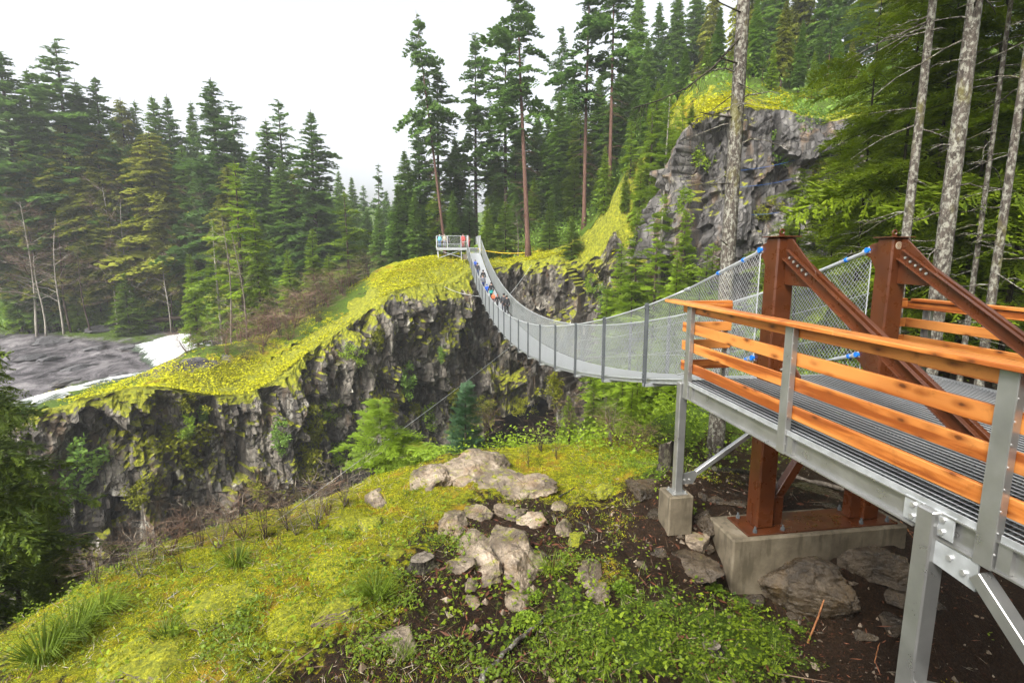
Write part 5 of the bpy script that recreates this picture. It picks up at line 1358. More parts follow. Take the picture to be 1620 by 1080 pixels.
RK = [
    (700, 803, 742, 850, 'flat pale rock at the upper end of the bare outcrop', .5), (742, 800, 772, 822, 'small pale rock beside the upper end of the outcrop', .5), (790, 798, 828, 822, 'grey rounded rock at the top of the bare outcrop', .7),
    (820, 806, 862, 838, 'tan wedge rock at the top right of the outcrop', .6), (725, 832, 778, 880, 'broad pale slab in the middle of the bare outcrop', .4), (776, 818, 836, 895, 'largest upright tan ridge rock of the bare outcrop', .75),
    (716, 872, 748, 905, 'pale rounded rock low in the outcrop', .6), (744, 868, 788, 905, 'tan rounded boulder at the centre of the outcrop', .7), (758, 888, 798, 925, 'stepped dark tan rock below the centre boulder', .6),
    (800, 880, 858, 935, 'dark undercut block at the foot of the outcrop ridge', .7), (798, 920, 834, 968, 'narrow tapering toe rock below the undercut block', .5), (735, 912, 752, 936, 'small loose stone below the outcrop', .6), (741, 936, 755, 960, 'reddish loose stone on dark soil', .6),
    (886, 816, 906, 852, 'pale upright stone at the head of the right hand rock line', .6), (900, 830, 925, 880, 'long pale rock strip in moss and bark', .5), (914, 868, 950, 930, 'tapering tan rock at the middle of the right hand line', .6), (928, 912, 962, 950, 'pale rock at the lower end of the right hand line', .6),
    (500, 935, 572, 992, 'brown layered rock jutting out of a moss bank', .6), (590, 985, 655, 1028, 'low pale rock half buried in soil', .35), (205, 1020, 295, 1080, 'flat slate coloured rock with moss edge at the lower left', .3),
    (690, 718, 790, 765, 'smooth mossy bedrock dome on the crest', .35), (735, 738, 830, 790, 'smooth pale bedrock slab below the crest dome', .35), (800, 748, 868, 788, 'long sloping bedrock slab right of the crest dome', .35), (660, 728, 720, 775, 'moss covered left flank of the crest dome', .5),
    (935, 765, 965, 788, 'flat grey stone on the moss right of the slab', .4), (995, 755, 1045, 790, 'brown wet rock beside the small concrete footing', .4), (880, 795, 900, 808, 'tiny pale stone above the rock line', .5), (1085, 835, 1120, 872, 'pale broken rock under the small footing', .6), (1050, 860, 1130, 915, 'rusty brown wet ledge left of the long footing', .3),
    (570, 818, 600, 838, 'small grey stone in the moss slope', .5), (615, 868, 640, 885, 'small tan stone low in the moss', .5), (575, 765, 612, 800, 'grey rock in red soil left of the crest', .5),
]
for i, (a, b, c_, d_, lab, h_) in enumerate(RK):
    mt = 'mossrock' if ('moss' in lab and 'dome' not in lab or 'slate' in lab) else 'boulder' if 'wet' in lab else 'outcrop'
    nm = 'bedrock_slab' if 'slab' in lab or 'dome' in lab or 'ledge' in lab else 'stone' if 'ston' in lab else 'rock'
    ex = (c_ - a) * .2; ey = (d_ - b) * .14
    rock_px(nm, lab, a - 4 - ex, b - 4 - ey, c_ + 4 + ex, d_ + 6 + ey, 400 + i, mt, h_, .22, 0, 'bedrock pieces on the near slope')
rock_px('boulder', 'big rounded dark wet boulder with green algae under the platform', 1200, 872, 1352, 985, 501, 'boulder', .52, .12, planes=10, dmin=.7)
rock_px('rock', 'cracked dark grey rock block right of the big boulder', 1368, 955, 1440, 1010, 502, 'boulder', .6, .2)
rock_px('bedrock_slab', 'long dark ledge behind the big boulder', 1280, 838, 1450, 915, 503, 'boulder', .75, .05)
rock_px('bedrock_slab', 'dark wet ledge at the right under the platform', 1340, 900, 1500, 960, 504, 'boulder', .35, .2)
rock_px('bedrock_slab', 'low wet rock sheet behind the small footing', 1090, 765, 1190, 800, 505, 'boulder', .2, .3)
rock_px('bedrock_slab', 'wet brown rock sheet behind the brown tower', 1220, 765, 1330, 800, 506, 'boulder', .2, .3)
rock_px('rock', 'jumbled wet rock between the two footings', 1085, 795, 1140, 850, 507, 'boulder', .6, .2)
for i, (a, b, c_, d_) in enumerate([(1020, 800, 1055, 825), (1105, 850, 1135, 880), (1130, 880, 1165, 915), (1060, 835, 1085, 855), (1170, 930, 1215, 960), (1240, 960, 1275, 985), (1020, 860, 1060, 885), (1340, 985, 1385, 1020), (1200, 775, 1230, 795), (1290, 790, 1330, 812), (1100, 775, 1125, 795), (1000, 880, 1030, 905)]):
    rock_px('rock', 'rough wet brown rock half buried around the concrete footings', a, b, c_, d_, 560 + i, 'boulder', .55, .2, 0, 'wet rocks around the footings')
for i, (a, b, c_, d_) in enumerate([(150, 520, 185, 532), (60, 535, 100, 548), (110, 575, 140, 585), (220, 520, 250, 530), (30, 560, 60, 570), (190, 545, 215, 555), (140, 548, 165, 557), (90, 600, 118, 611), (250, 508, 285, 520), (180, 585, 200, 594), (330, 500, 365, 512), (70, 560, 95, 568)]):
    c0 = W((a + c_) / 2, (b + d_) / 2, Z=-13.5); wd = (c_ - a) * c0[1] / F
    o = put('river_rock', rock_mesh('river_rock', 580 + i, (wd, wd * 2.2, wd * .4), M['slab'], 14, .1, 4)); o.location = (c0[0], c0[1], float(FAR(c0[0], c0[1])[0]) + .1)
    tag(o, 'low dark rock on the grey river shelf', 'rock', 'rocks on the river shelf')
# moss banks and mossy boulders
for i, (a, b, c_, d_, lab) in enumerate([
    (425, 925, 520, 1030, 'large bright moss covered bank left of the layered rock'), (490, 862, 565, 925, 'moss covered boulder on the near slope'), (296, 858, 350, 895, 'round bright mossy boulder at the slope crest'), (400, 820, 440, 845, 'small mossy mound at the slope crest'),
    (625, 690, 690, 730, 'moss capped dark stump like rock beside the sapling'), (300, 915, 420, 985, 'long low moss ridge on the left slope'), (170, 1000, 300, 1060, 'moss ridge above the flat slate rock'), (520, 800, 580, 840, 'low mossy hump below the sapling')]):
    rock_px('mossy_boulder', lab, a, b, c_, d_, 520 + i, 'mossrock', .42, .22, 0, 'mossy boulders on the near slope', planes=6, rough=.07, dmin=.8, dmax=.98)

# ------------------------------------------------------------------ wood lying about
def log_px(name, label, pts, r0, r1, mat, Ys=None, cat='log', lift=.0, field=None):
    P = []
    for i, q in enumerate(pts):
        if len(q) == 3: P.append(W(q[0], q[1], Y=q[2]))
        else: P.append(drape(q[0], q[1], field or NEARD) + np.array([0, 0, lift + r0 * .6]))
    t_ = np.linspace(0, 1, len(P)); tt = np.linspace(0, 1, len(P) * 4)
    P = np.array(P); Q = np.stack([np.interp(tt, t_, P[:, k]) for k in range(3)], 1) + NR.normal(size=(len(tt), 3)) * r0 * .25
    return tag(MB().tube(Q, [r0 + (r1 - r0) * k + rnd.uniform(-.1, .1) * r0 for k in tt], 8).build(name, M[mat], None, smooth=True), label, cat)
log_px('fallen_branch', 'long dark mossy branch lying at the bottom middle', [(760, 1078), (800, 1035), (862, 978)], .035, .022, 'bark_lichen')
log_px('fallen_branch', 'thin dark branch among the rock pieces', [(850, 868), (880, 890), (898, 905)], .014, .008, 'bark_dark')
log_px('fallen_branch', 'dark branch curving over moss by the rock line', [(910, 824), (932, 834), (945, 846)], .018, .01, 'bark_dark')
log_px('fallen_branch', 'dark stick on the crest right of the slab', [(884, 787), (900, 778), (908, 772)], .02, .012, 'bark_dark')
log_px('fallen_branch', 'bare brown branch lying across the left slope', [(330, 955), (375, 938), (400, 930)], .012, .006, 'bark')
log_px('fallen_log', 'long pale log behind the brown tower', [(1240, 752), (1300, 768), (1400, 790)], .06, .05, 'dead_wood')
log_px('fallen_log', 'dark log lying behind the small footing', [(1130, 745), (1180, 750), (1210, 752)], .07, .06, 'bark_dark')
log_px('fallen_log', 'dark fallen log on the far river bank', [(208, 513, 99), (260, 506, 100), (300, 500, 102)], .45, .3, 'bark')
log_px('fallen_log', 'big grey log lying on top of the rock bluff', [(1165, 171, 46), (1210, 174, 45), (1245, 176, 44.6)], .26, .2, 'dead_wood')
log_px('fallen_log', 'dark branch across left crest beside red soil', [(515, 838), (545, 805), (552, 790)], .03, .015, 'bark_dark')
s0 = drape(1277, 1018); s1 = W(1322, 900, Y=s0[1] + .35)
tag(MB().tube([s0, s0 + (s1 - s0) * .35 + np.array([.02, 0, .03]), s0 + (s1 - s0) * .7 + np.array([-.01, 0, .01]), s1], [.014, .013, .011, .008], 6).build('stick', M['stick'], None, smooth=True), 'orange barked stick leaning against the big boulder', 'stick')
log_px('stick', 'thin orange stick on the dark slope under the deck edge', [(1424, 824), (1436, 838), (1443, 850)], .013, .008, 'stick', cat='stick')
log_px('stick', 'thin dark red stick beside the aluminium leg', [(1383, 1050), (1390, 1020), (1400, 1000)], .008, .005, 'stick', cat='stick')
# stumps
def stump(label, px, py, w_px, h_px, seed, bk='bark_dark', ylim=None):
    b = drape(px, py, NEARD); r = w_px * b[1] / F / 2; h = h_px * b[1] / F
    rs = np.random.RandomState(seed); n = 18; th = thing('tree_stump', label, 'stump', tuple(b))
    V = []; fs = []
    rows_ = [(-.2, 1.35), (.0, 1.22), (.15, 1.08), (.5, 1.0), (.8, .97), (1, .95)]
    wobs = 1 + rs.normal(size=n) * .07
    for f_, k in rows_:
        for j in range(n):
            a = 6.283 * j / n; rr = r * k * wobs[j] * (1 + rs.normal() * .025)
            V.append((rr * math.cos(a), rr * math.sin(a), h * f_ + (rs.normal() * .03 * h + .12 * h * math.cos(a + 1) if f_ == 1 else 0)))
    for i in range(len(rows_) - 1):
        for j in range(n): fs.append((i * n + j, i * n + (j + 1) % n, (i + 1) * n + (j + 1) % n, (i + 1) * n + j))
    me = bpy.data.meshes.new('stump_trunk'); me.from_pydata(V, [], fs); me.materials.append(M[bk]); put('trunk', me, th)
    me = bpy.data.meshes.new('cut_face'); me.from_pydata([Vector(v) - Vector((0, 0, .004)) for v in V[-n:]], [], [tuple(range(n))]); me.materials.append(M['dead_wood']); put('cut_face', me, th)
    return th
stump('charred dark stump with pale cut top left of the front leg', 1052, 742, 24, 48, 601)
stump('low sawn stump in ivy leaves below the long footing', 1124, 1026, 36, 10, 602)
stump('rotten low stump with pale roots on the slope', 668, 892, 40, 13, 603, 'bark_dark')

# ------------------------------------------------------------------ bare shrubs and twigs
for i, (k, args) in enumerate({'pale_shrub': (701, 2.2, .018, 9, .4, 60, 'twig_pale', 'dead_wood', 5, 1.3, .05, .1, 1.4), 'brown_shrub': (702, 2.0, .012, 10, .4, 160, 'twig_brown', 'bark', 7, 1.4, .045, .1, 1.6), 'red_shrub': (703, 1.6, .010, 10, .45, 220, 'twig_red', 'bark_red', 6, 1.2, .05, .15, 1.2), 'thin_shrub': (704, 2.4, .008, 3, .25, 20, 'twig_brown', 'bark', 9, 1.0, .03, .3, 1.8)}.items()):
    s_, H, r, n1, spd, tw, mt, bk, stems, tl, tww, fi, up_ = args
    proto(k, bare_tree(s_, H, r, n1, spd, tw, mt, bk, stems, tl * 2, tww, fi, up_))
def shrub(kind, px, py, hpx, label, wide=1.0, field=None, name='bare_shrub', Y=None):
    b = drape(px, py, field or NEARD) if Y is None else W(px, py, Y=Y)
    H = hpx * np.dot(b, FW) / F
    return put_tree(PT[kind], name, label, 'shrub', (b[0], b[1], b[2] - .05), H, None, wide, None, (rnd.uniform(-.12, .12), rnd.uniform(-.12, .12)))
shrub('pale_shrub', 225, 912, 70, 'pale leafless shrub fanning out above the left slope', 1.6)
shrub('red_shrub', 270, 880, 80, 'reddish bare shrub below the canyon wall at left', 1.6)
shrub('brown_shrub', 315, 870, 85, 'brown bare shrub behind the round mossy boulder', 1.4)
shrub('brown_shrub', 420, 850, 95, 'brown bare shrub in front of the pale canyon wall', 1.2)
shrub('pale_shrub', 500, 835, 110, 'pale dead shrub beside the stay cable', 1.1)
shrub('pale_shrub', 470, 845, 60, 'small pale dead twig clump left of the stay cable', 1.3)
shrub('thin_shrub', 835, 738, 78, 'upright thin bare shrub on the yellow moss crest', .8)
shrub('thin_shrub', 800, 740, 50, 'small thin shrub at the left of the moss crest', .8)
shrub('brown_shrub', 770, 700, 70, 'brown twiggy shrub behind the crest dome', 1.2, Y=15.5)
shrub('brown_shrub', 900, 690, 70, 'brown twiggy shrub below the middle of the bridge', 1.5, Y=17)
shrub('red_shrub', 980, 700, 60, 'reddish twiggy shrub below the bridge near the stump', 1.5, Y=16)
shrub('pale_shrub', 965, 690, 75, 'pale bare stem shrub below the near part of bridge', 1.0, Y=16)
shrub('brown_shrub', 240, 890, 60, 'low brown shrub beside the pale fan shaped one', 1.6)
shrub('thin_shrub', 370, 900, 70, 'thin upright shrub on the middle of left slope', .8)
for i, (k_, px, py, h_, w_) in enumerate([('brown_shrub', 190, 905, 75, 1.6), ('pale_shrub', 345, 868, 90, 1.3), ('red_shrub', 385, 855, 80, 1.6), ('brown_shrub', 455, 838, 85, 1.5), ('red_shrub', 520, 815, 70, 1.5), ('pale_shrub', 545, 800, 90, 1.0), ('brown_shrub', 150, 925, 70, 1.7), ('thin_shrub', 290, 905, 90, 1.0), ('thin_shrub', 440, 870, 80, 1.0), ('brown_shrub', 855, 712, 60, 1.3), ('thin_shrub', 880, 725, 70, 1.0), ('red_shrub', 1010, 715, 60, 1.5)]):
    shrub(k_, px, py, h_, ['brown leafless brush above the cedars', 'pale forked dead brush above the mossy ridge', 'reddish brush between two moss humps on the crest', 'brown brush beneath the pale canyon face', 'reddish brush on the crest left of the sapling', 'tall pale dead stems left of the sapling', 'brown brush at the low end of the crest', 'thin stems rising from the lower crest', 'thin stems beside the stay cable', 'brown brush behind the moss crest top', 'thin stems on the right part of the moss crest', 'reddish brush left of the charred stump'][i], w_)
shrub('thin_shrub', 672, 830, 45, 'tiny thin bare shrub on the middle moss slope', 1.0)
for i, (px, py, Y, h) in enumerate([(300, 590, 58, 44), (345, 575, 60, 44), (380, 560, 62, 50), (395, 590, 57, 40), (430, 545, 64, 48), (455, 535, 64, 46), (480, 520, 65, 50), (510, 500, 66, 46), (540, 480, 68, 44), (300, 560, 66, 40), (415, 575, 58, 45), (560, 470, 70, 36), (420, 560, 60, 60), (445, 548, 62, 62), (470, 535, 63, 66), (495, 520, 64, 62), (520, 500, 65.5, 60), (545, 485, 67, 54), (460, 550, 60, 54), (505, 530, 62, 50), (400, 575, 60, 52), (435, 530, 66, 60), (360, 585, 57, 44), (580, 455, 70, 46)]):
    q = W(px, py, Y=Y); z = FAR(q[0], Y)[0]
    put_tree(PT['brown_shrub' if i % 2 else 'red_shrub'], 'bare_shrub', f'grey brown leafless shrub along the moss hill top, {ORD[i]}' if 0 else 'grey brown leafless shrub along the top of the moss hill', 'shrub', (q[0], Y, float(z) - .2), h * Y / F, 'leafless shrubs along the moss hill', 1.5, None, (0, 0))

# ------------------------------------------------------------------ hanging moss and ledge plants on the canyon wall
def clump_mesh(name, seed, n, size, leaf, mat, flat=.5):
    rs = np.random.RandomState(seed)
    c = rs.normal(size=(max(4, n // 60), 3)) * np.array(size) * .32
    idx = rs.randint(len(c), size=n); B = c[idx] + unit(rs.normal(size=(n, 3))) * (rs.rand(n, 1) ** .5) * np.array(size) * .28
    D = unit(rs.normal(size=(n, 3)) * np.array([1, 1, .6]) + np.array([0, -.3, .1])); S = unit(np.cross(D, rs.normal(size=(n, 3))))
    return quads_mesh(name, kites(B, D, S, leaf * rs.uniform(.6, 1.5, n), leaf * .55 * rs.uniform(.6, 1.4, n)), mat)
ledge = [clump_mesh('ledge_plants', 800 + i, 900, (2.6, 1.2, 2.2), .26, M['moss_clump'] if i < 2 else M['hemlock'] if i == 2 else M['fir']) for i in range(4)]
def on_cliff(px, py):
    P = cliff_V.reshape(-1, 3); c = P @ FW; u, v = proj(P); d = (u - px) ** 2 + (v - py) ** 2 + (c - c.min()) * .02
    i = np.argmin(d + np.where(c < 5, 1e9, 0)); return P[i]
LED = [(290, 640, 1), (280, 700, 2), (300, 680, 1), (150, 740, 2), (500, 690, 1.3), (480, 720, 1.5), (520, 650, 1), (640, 600, 1.4), (655, 655, 1.5), (620, 640, 1.2), (680, 660, 1.2), (330, 655, .8), (410, 775, .9), (230, 770, 1), (560, 560, 1), (700, 560, .8), (860, 540, 1), (900, 560, 1.4), (930, 450, 1), (960, 470, 1.2), (600, 530, .9), (480, 660, 1.2), (1000, 500, 1.6), (960, 560, 1.4), (880, 610, 1.4), (830, 640, 1.2), (1100, 240, 1.2), (1225, 230, 1.2), (1290, 260, 1.4), (1215, 330, 1), (1080, 330, 1.3), (1270, 190, 1), (720, 620, 1.3), (760, 640, 1.2), (540, 720, 1.3), (440, 690, 1.1)]
for i, (px, py, s_) in enumerate(LED):
    p = on_cliff(px, py); o = put('ledge_shrub', ledge[i % 4]); o.location = p + np.array([0, -.35, .1]); o.scale = (s_ * .8,) * 3; o.rotation_euler = (rnd.uniform(-.3, .3), rnd.uniform(-.3, .3), rnd.uniform(0, 6))
    tag(o, 'green mossy shrub clinging to the canyon wall', 'shrub', 'mossy shrubs on the canyon wall')

# ------------------------------------------------------------------ ground cover on the near slope (uncountable)
def scatter(n, r0, r1, seed, prob):
    rs = np.random.RandomState(seed); a = rs.uniform(-.95, .80, n) + YAW; r = np.exp(rs.uniform(math.log(r0), math.log(r1), n))
    x = np.sin(a) * r; y = np.cos(a) * r; z = NEARD(x, y); P = np.stack([x, y, z], 1)
    m, g = near_masks(P); nz_ = fbm(P * np.array([1.1, 1.1, 0]) + 5, 4, 23)
    k = rs.rand(n) < np.clip(prob(m, g, nz_, P), 0, 1)
    return P[k], rs
FOOT = lambda P: (P[:, 0] > 4.3) & (P[:, 0] < 7.6) & (P[:, 1] > 6.7) & (P[:, 1] < 7.7)
def stuff(name, Q, mat, label, cat):
    return tag(put(name, quads_mesh(name, Q, mat)), label, cat, None, 'stuff')
# grass
P, rs = scatter(26000, 3.8, 17, 900, lambda m, g, z, P: (.10 + .75 * np.clip(g * 1.4 + z * 1.6 - .15, 0, 1)) * ~FOOT(P) * (m + g > .15))
nb = 5; B = np.repeat(P, nb, 0) + rs.normal(size=(len(P) * nb, 3)) * np.array([.035, .035, 0]); n = len(B)
D = unit(rs.normal(size=(n, 3)) * np.array([.6, .6, .2]) + np.array([0, 0, .8])); S = unit(np.cross(D, rs.normal(size=(n, 3))))
big = np.repeat(np.clip(rs.gamma(2, .5, len(P)), .4, 3), nb)
stuff('grass', kites(B - np.array([0, 0, .01]), D, S, .05 * big * rs.uniform(.6, 1.5, n), .007 * big ** .4), M['grass'], 'short green grass blades scattered over the mossy slope', 'grass')
# small leafy plants
P, rs = scatter(42000, 3.8, 18, 901, lambda m, g, z, P: np.clip((g - .42) * 1.5 + z * 1.7, 0, 1) * ~FOOT(P))
nb = 7; C = np.repeat(P, nb, 0); n = len(C); B = C + rs.normal(size=(n, 3)) * np.array([.04, .04, .0]) + np.array([0, 0, 1]) * rs.uniform(.01, .10, (n, 1))
D = unit(rs.normal(size=(n, 3)) * np.array([1, 1, .35]) + np.array([0, 0, .15])); S = unit(np.cross(D, unit(rs.normal(size=(n, 3)) * .35 + np.array([0, 0, 1]))))
L = .026 * rs.uniform(.5, 1.6, n) * np.repeat(rs.uniform(.6, 1.6, len(P)), nb)
stuff('ground_cover', kites(B, D, S, L, L * .75), M['cover_leaf'], 'small green leafy plants covering the lower slope', 'ground cover')
P, rs = scatter(9000, 3.8, 18, 911, lambda m, g, z, P: np.clip((g - .30) * 1.2 - z * 1.6, 0, .8) * ~FOOT(P))
nb = 6; C = np.repeat(P, nb, 0); n = len(C); B = C + rs.normal(size=(n, 3)) * np.array([.06, .06, .0]) + np.array([0, 0, 1]) * rs.uniform(.02, .20, (n, 1))
D = unit(rs.normal(size=(n, 3)) * np.array([1, 1, .35]) + np.array([0, 0, .05])); S = unit(np.cross(D, unit(rs.normal(size=(n, 3)) * .35 + np.array([0, 0, 1]))))
L = .055 * rs.uniform(.5, 1.5, n)
stuff('broad_leaf_cover', kites(B, D, S, L, L * .62), M['near_leaf'], 'darker broad leaved low plants over the lower slope', 'ground cover')
P, rs = scatter(7000, 3.8, 16, 912, lambda m, g, z, P: np.clip(.25 + m * .5 + z, 0, .9) * ~FOOT(P))
n = len(P) * 3; B = np.repeat(P, 3, 0) + rs.normal(size=(n, 3)) * np.array([.05, .05, 0]); D = unit(rs.normal(size=(n, 3)) * np.array([1, 1, .4]) + np.array([0, 0, .35])); S = unit(np.cross(D, rs.normal(size=(n, 3)))); L = .11 * rs.uniform(.4, 1.6, n)
stuff('dry_grass', kites(B, D, S, L, np.full(n, .006)), M['twig_pale'], 'dry straw coloured grass stems lying in the moss', 'dry grass')
# moss pile
P, rs = scatter(230000, 3.8, 16, 902, lambda m, g, z, P: np.clip(m * 1.3 + z * 2.6 - .30, 0, 1) * ~FOOT(P))
nb = 2; B = np.repeat(P, nb, 0) + rs.normal(size=(len(P) * nb, 3)) * np.array([.02, .02, .002]); n = len(B)
D = unit(rs.normal(size=(n, 3)) * np.array([.8, .8, .2]) + np.array([0, 0, .55])); S = unit(np.cross(D, rs.normal(size=(n, 3)))); L = .016 * rs.uniform(.5, 1.6, n) * np.clip(np.hypot(B[:, 0], B[:, 1]) / 7, .8, 2)
stuff('moss', kites(B - np.array([0, 0, .004]), D, S, L, L * .5), M['moss_near'], 'soft bright yellow green moss on the near slope', 'moss')
# bark bits, needles and twigs on bare soil
P, rs = scatter(36000, 3.8, 14, 903, lambda m, g, z, P: np.clip(.55 - m * .9 - g * .4 + z, 0, 1) * ~FOOT(P))
n = len(P); D = unit(rs.normal(size=(n, 3)) * np.array([1, 1, .18])); S = unit(np.cross(D, unit(rs.normal(size=(n, 3)) * .4 + np.array([0, 0, 1])))); L = np.clip(rs.gamma(1.6, .028, n), .01, .22)
stuff('bark_litter', kites(P + np.array([0, 0, .008]), D, S, L, np.clip(L * .16, .004, .018)), M['litter'], 'reddish brown bark bits and needles strewn on dark soil', 'litter')
cx_, cy_ = proj(P)
k = (np.exp(-((cx_ - 800) / 150) ** 2 - ((cy_ - 900) / 90) ** 2) + .3 * np.exp(-((cx_ - 1150) / 150) ** 2 - ((cy_ - 880) / 90) ** 2)) > rs.rand(len(P)) * 1.6
Pb = P[k][:1100]; n = len(Pb); D = unit(rs.normal(size=(n, 3)) * np.array([1, 1, .15])); S = unit(np.cross(D, unit(rs.normal(size=(n, 3)) * .5 + np.array([0, 0, 1])))); L = rs.uniform(.05, .17, n)
q1 = kites(Pb + np.array([0, 0, .015]), D, S, L, L * rs.uniform(.15, .4, n)); q2 = kites(Pb + np.array([0, 0, .002]), D, unit(np.cross(S, D)), L, L * .2)
stuff('rotten_wood', np.concatenate([q1, q2]), M['litter'], 'crumbled dark red rotten wood around the rock outcrop', 'rotten wood')
P, rs = scatter(5000, 3.8, 15, 904, lambda m, g, z, P: .5 * ~FOOT(P))
n = len(P); D = unit(rs.normal(size=(n, 3)) * np.array([1, 1, .25]) + np.array([0, 0, .08])); S = unit(np.cross(D, rs.normal(size=(n, 3)))); L = rs.gamma(2, .09, n)
stuff('fallen_twigs', kites(P + np.array([0, 0, .012]), D, S, L, .006 + L * .012), M['twig_brown'], 'thin dry twigs scattered over the near slope', 'twigs')
# undergrowth filling the gully floor
rs = np.random.RandomState(905); n0 = 15000
x = rs.uniform(-8, 40, n0); y = rs.uniform(13.5, 58, n0); k = (x > -6 + 0 * y) & ((y - 13.5) > (4 - x) * .35); x, y = x[k], y[k]
P = np.stack([x, y, NEARD(x, y)], 1); nb = 14; C = np.repeat(P, nb, 0); n = len(C); sz = np.repeat(rs.uniform(.3, 1.0, len(P)), nb)
B = C + rs.normal(size=(n, 3)) * np.array([.45, .45, 0]) * sz[:, None] + np.array([0, 0, 1]) * (rs.rand(n) * .9 * sz)[:, None]
D = unit(rs.normal(size=(n, 3)) * np.array([1, 1, .5])); S = unit(np.cross(D, unit(rs.normal(size=(n, 3)) * .6 + np.array([0, 0, 1])))); L = .0062 * np.hypot(B[:, 0], B[:, 1]) * rs.uniform(.5, 1.5, n)
stuff('undergrowth', kites(B, D, S, L, L * .55), M['hemlock'], 'tangled green undergrowth covering the gully floor', 'undergrowth')
rs = np.random.RandomState(907); n0 = 14000
x = rs.uniform(-130, 60, n0); y = rs.uniform(46, 150, n0); z = FAR(x, y); k = (signed_rim(np.stack([x, y], 1)) < -4) & ~((z < -12.4) & (y < 101)) & ~((y < 80) & (x < 8)) & ~((x > 18) & (y < 64) & (rs.rand(n0) < .75))
P = np.stack([x, y, z], 1)[k]; nb = 16; C = np.repeat(P, nb, 0); n = len(C); B = C + rs.normal(size=(n, 3)) * np.array([.9, .9, 0]) + np.array([0, 0, 1]) * (rs.rand(n) * 1.6)[:, None]
D = unit(rs.normal(size=(n, 3))); S = unit(np.cross(D, rs.normal(size=(n, 3)))); L = .4 * rs.uniform(.5, 1.5, n)
stuff('forest_undergrowth', kites(B, D, S, L, L * .5), M['fir'], 'green undergrowth on the forest floor beyond the gorge', 'undergrowth')
# gravel and crumbs of rock on bare soil
P, rs = scatter(5000, 3.8, 13, 908, lambda m, g, z, P: np.clip(.75 - m - g * .5 + z * .6, 0, 1) * ~FOOT(P))
oc = np.array([[1, 0, 0], [-1, 0, 0], [0, 1, 0], [0, -1, 0], [0, 0, 1], [0, 0, -1]], float); of = np.array([[0, 2, 4], [2, 1, 4], [1, 3, 4], [3, 0, 4], [2, 0, 5], [1, 2, 5], [3, 1, 5], [0, 3, 5]])
n = len(P); sz = np.clip(rs.gamma(1.3, .012, n), .006, .06); Vv = (oc[None] * (1 + rs.normal(size=(n, 6, 1)) * .3) + rs.normal(size=(n, 6, 3)) * .25) * sz[:, None, None] + P[:, None]
tag(put('gravel', np_mesh('gravel', Vv.reshape(-1, 3), [(of[None] + 6 * np.arange(n)[:, None, None]).reshape(-1, 3)], [M['outcrop']], False)), 'small stones scattered on dark soil', 'gravel', None, 'stuff')
# moss hummocks over the far hill and the cliff tops
rs = np.random.RandomState(906); n0 = 260000
j = rs.randint(0, len(st), n0); o_ = -rs.rand(n0) ** 1.4 * 17 + .3
q = E[j, :2] + OUT[j] * o_[:, None] + rs.normal(size=(n0, 2)) * .15; z = FAR(q[:, 0], q[:, 1]) + .12
P = np.c_[q, z]; u_, v_ = proj(P)
hm = blobs(u_, v_, [(500, 520, 130, 60, .9), (640, 430, 60, 40, .9), (330, 600, 120, 30, .9), (420, 560, 70, 40, .6), (690, 410, 50, 20, .8), (840, 404, 70, 14, 1.2), (1130, 175, 120, 30, .8), (160, 625, 100, 20, .5), (470, 525, 70, 25, -.9), (530, 480, 50, 22, -.7), (400, 556, 60, 18, -.6)], 0) + .9 * fbm(P * .35, 4, 33) - .15
P = P[rs.rand(n0) < hm]; n = len(P)
D = unit(rs.normal(size=(n, 3)) * np.array([1, 1, .22]) + np.array([0, -.1, .12])); S = unit(np.cross(D, unit(rs.normal(size=(n, 3)) * .35 + np.array([0, 0, 1])))); L = .15 * rs.uniform(.5, 1.7, n)
stuff('hill_moss', kites(P, D, S, L, L * .8), M['moss_tuft'], 'bright yellow green moss cushions over the far hill and cliff tops', 'moss')
# ferns and leafy clumps one can point at
def leafy(name, label, px, py, wpx, n, leaf, mat, seed, cat='plant', ht=.6):
    b = drape(px, py, NEARD); r = wpx * b[1] / F / 2; rs = np.random.RandomState(seed)
    a = rs.rand(n) * 6.283; rr = r * np.sqrt(rs.rand(n)); B = np.stack([rr * np.cos(a), rr * np.sin(a), ht * np.sqrt(np.clip(r * r - rr * rr, 0, None)) * rs.uniform(.6, 1.1, n)], 1)
    D = unit(np.stack([np.cos(a), np.sin(a), rs.normal(size=n) * .4], 1) + rs.normal(size=(n, 3)) * .5); S = unit(np.cross(D, unit(rs.normal(size=(n, 3)) * .4 + np.array([0, 0, 1])))); L = leaf * rs.uniform(.6, 1.4, n)
    o = put(name, quads_mesh(name, kites(B, D, S, L, L * .7), M[mat])); o.location = b; return tag(o, label, cat)
leafy('leafy_plant', 'round bright green leafy plant right of the rock line', 985, 930, 34, 420, .035, 'bright', 910)
leafy('leafy_plant', 'bright green leafy clump below the outcrop toe', 840, 945, 40, 420, .03, 'bright', 911, ht=.5)
leafy('leafy_plant', 'bright green leafy mound at the outcrop foot', 833, 985, 50, 520, .03, 'bright', 912, ht=.5)
leafy('leafy_plant', 'small leafy clump beside the small footing', 1090, 808, 22, 120, .05, 'cover_leaf', 913)
leafy('leafy_plant', 'broad leafy seedling on the soil near the long footing', 1118, 925, 36, 80, .09, 'cover_leaf', 914, ht=.3)
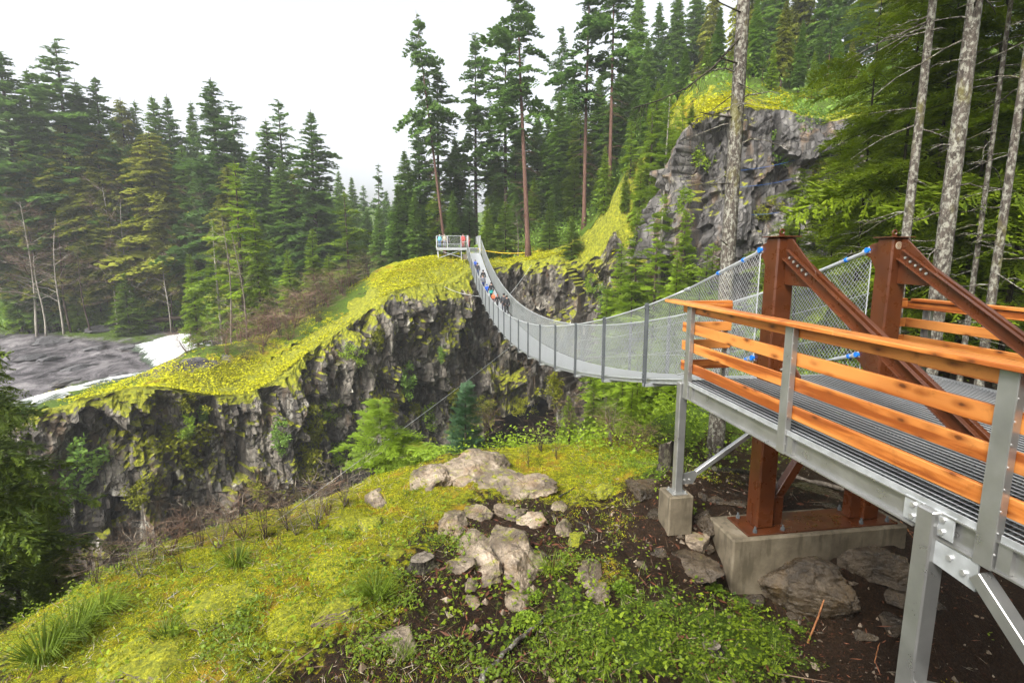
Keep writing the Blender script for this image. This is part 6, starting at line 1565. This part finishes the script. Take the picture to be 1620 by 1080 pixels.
def tuft(label, px, py, hpx, n, seed):
    b = drape(px, py, NEARD); H = hpx * b[1] / F; n = int(n * 1.7); rs = np.random.RandomState(seed)
    a = rs.rand(n) * 6.283; B = np.stack([np.cos(a), np.sin(a), 0 * a], 1) * (rs.rand(n, 1) * H * .25); D = unit(np.stack([np.cos(a) * .6, np.sin(a) * .6, rs.uniform(.4, 1.3, n)], 1)); S = unit(np.cross(D, rs.normal(size=(n, 3)))); L = H * rs.uniform(.5, 1.2, n)
    K1 = kites(B, D, S, L, np.full(n, H * .026)); tip = B + D * L[:, None] * .75; D2 = unit(D + np.array([0, 0, -.9])); K2 = kites(tip, D2, S, L * .5, np.full(n, H * .02))
    o = put('grass_tuft', quads_mesh('grass_tuft', np.concatenate([K1, K2]), M['grass'])); o.location = b; tag(o, label, 'grass tuft')
tuft('tall grass tuft beside the layered brown rock', 595, 945, 50, 130, 920)
tuft('dark green grass tuft in red bark right of the outcrop', 872, 905, 40, 70, 921)
tuft('grass tuft on the lower left slope beside the cable', 265, 1010, 40, 90, 922)
tuft('long bladed grass tuft at the far left of the slope', 115, 1010, 55, 160, 923)
tuft('long bladed grass tuft above the stay cable at left', 70, 1045, 60, 160, 924)
tuft('grass tuft at the slope crest by the round mossy boulder', 375, 895, 40, 120, 925)
tuft('grass tuft on the moss ridge in the left middle', 335, 990, 34, 80, 926)
tuft('grass tuft low on the slope near the half buried rock', 640, 1040, 36, 60, 927)
tuft('grass tuft with wide blades near the left cedars', 160, 975, 50, 140, 928)
# ------------------------------------------------------------------ light, sky, air
SUN_EL, SUN_AZ = R(44), R(-135)          # azimuth from +Y towards +X
w = bpy.data.worlds.new('World'); scene.world = w; w.use_nodes = True
nt = w.node_tree; bg = nt.nodes['Background']
sky = nt.nodes.new('ShaderNodeTexSky'); sky.sky_type = 'NISHITA'; sky.sun_disc = False
sky.sun_elevation = SUN_EL; sky.sun_rotation = SUN_AZ; sky.air_density = 1.0; sky.dust_density = 6.0; sky.ozone_density = 1.0
hs = nt.nodes.new('ShaderNodeHueSaturation'); hs.inputs['Saturation'].default_value = .22
nt.links.new(sky.outputs[0], hs.inputs['Color']); nt.links.new(hs.outputs[0], bg.inputs['Color'])
bg.inputs['Strength'].default_value = .15
ld = bpy.data.lights.new('sun', 'SUN'); ld.energy = 1.5; ld.angle = R(14); ld.color = (1, .96, .89)
lo = bpy.data.objects.new('sun', ld); COL.objects.link(lo)
dirv = Vector((math.sin(SUN_AZ) * math.cos(SUN_EL), math.cos(SUN_AZ) * math.cos(SUN_EL), math.sin(SUN_EL)))
lo.rotation_euler = dirv.to_track_quat('Z', 'Y').to_euler(); lo.location = dirv * 60
HAZE = True
if HAZE:
    b = MB().box((-15, 125, 25), (470, 375, 112))
    t = bpy.data.materials.new('haze'); t.use_nodes = True; tn = t.node_tree; tn.nodes.clear()
    ou = tn.nodes.new('ShaderNodeOutputMaterial'); pv = tn.nodes.new('ShaderNodeVolumePrincipled')
    pv.inputs['Color'].default_value = (.93, .96, .97, 1); pv.inputs['Density'].default_value = .0006; pv.inputs['Anisotropy'].default_value = .2
    tn.links.new(pv.outputs[0], ou.inputs['Volume'])
    h = b.build('haze', t); tag(h, kind='stuff')
vs = scene.view_settings
scene.display_settings.display_device = 'sRGB'
vs.view_transform = 'Standard'; vs.look = 'None'; vs.gamma = 1; vs.exposure = 1.4; vs.use_curve_mapping = False
c = scene.cycles
c.max_bounces = 6; c.diffuse_bounces = 3; c.glossy_bounces = 2; c.transmission_bounces = 3; c.volume_bounces = 0; c.transparent_max_bounces = 6
c.use_denoising = True; c.sample_clamp_indirect = 4
c.caustics_reflective = False; c.caustics_refractive = False
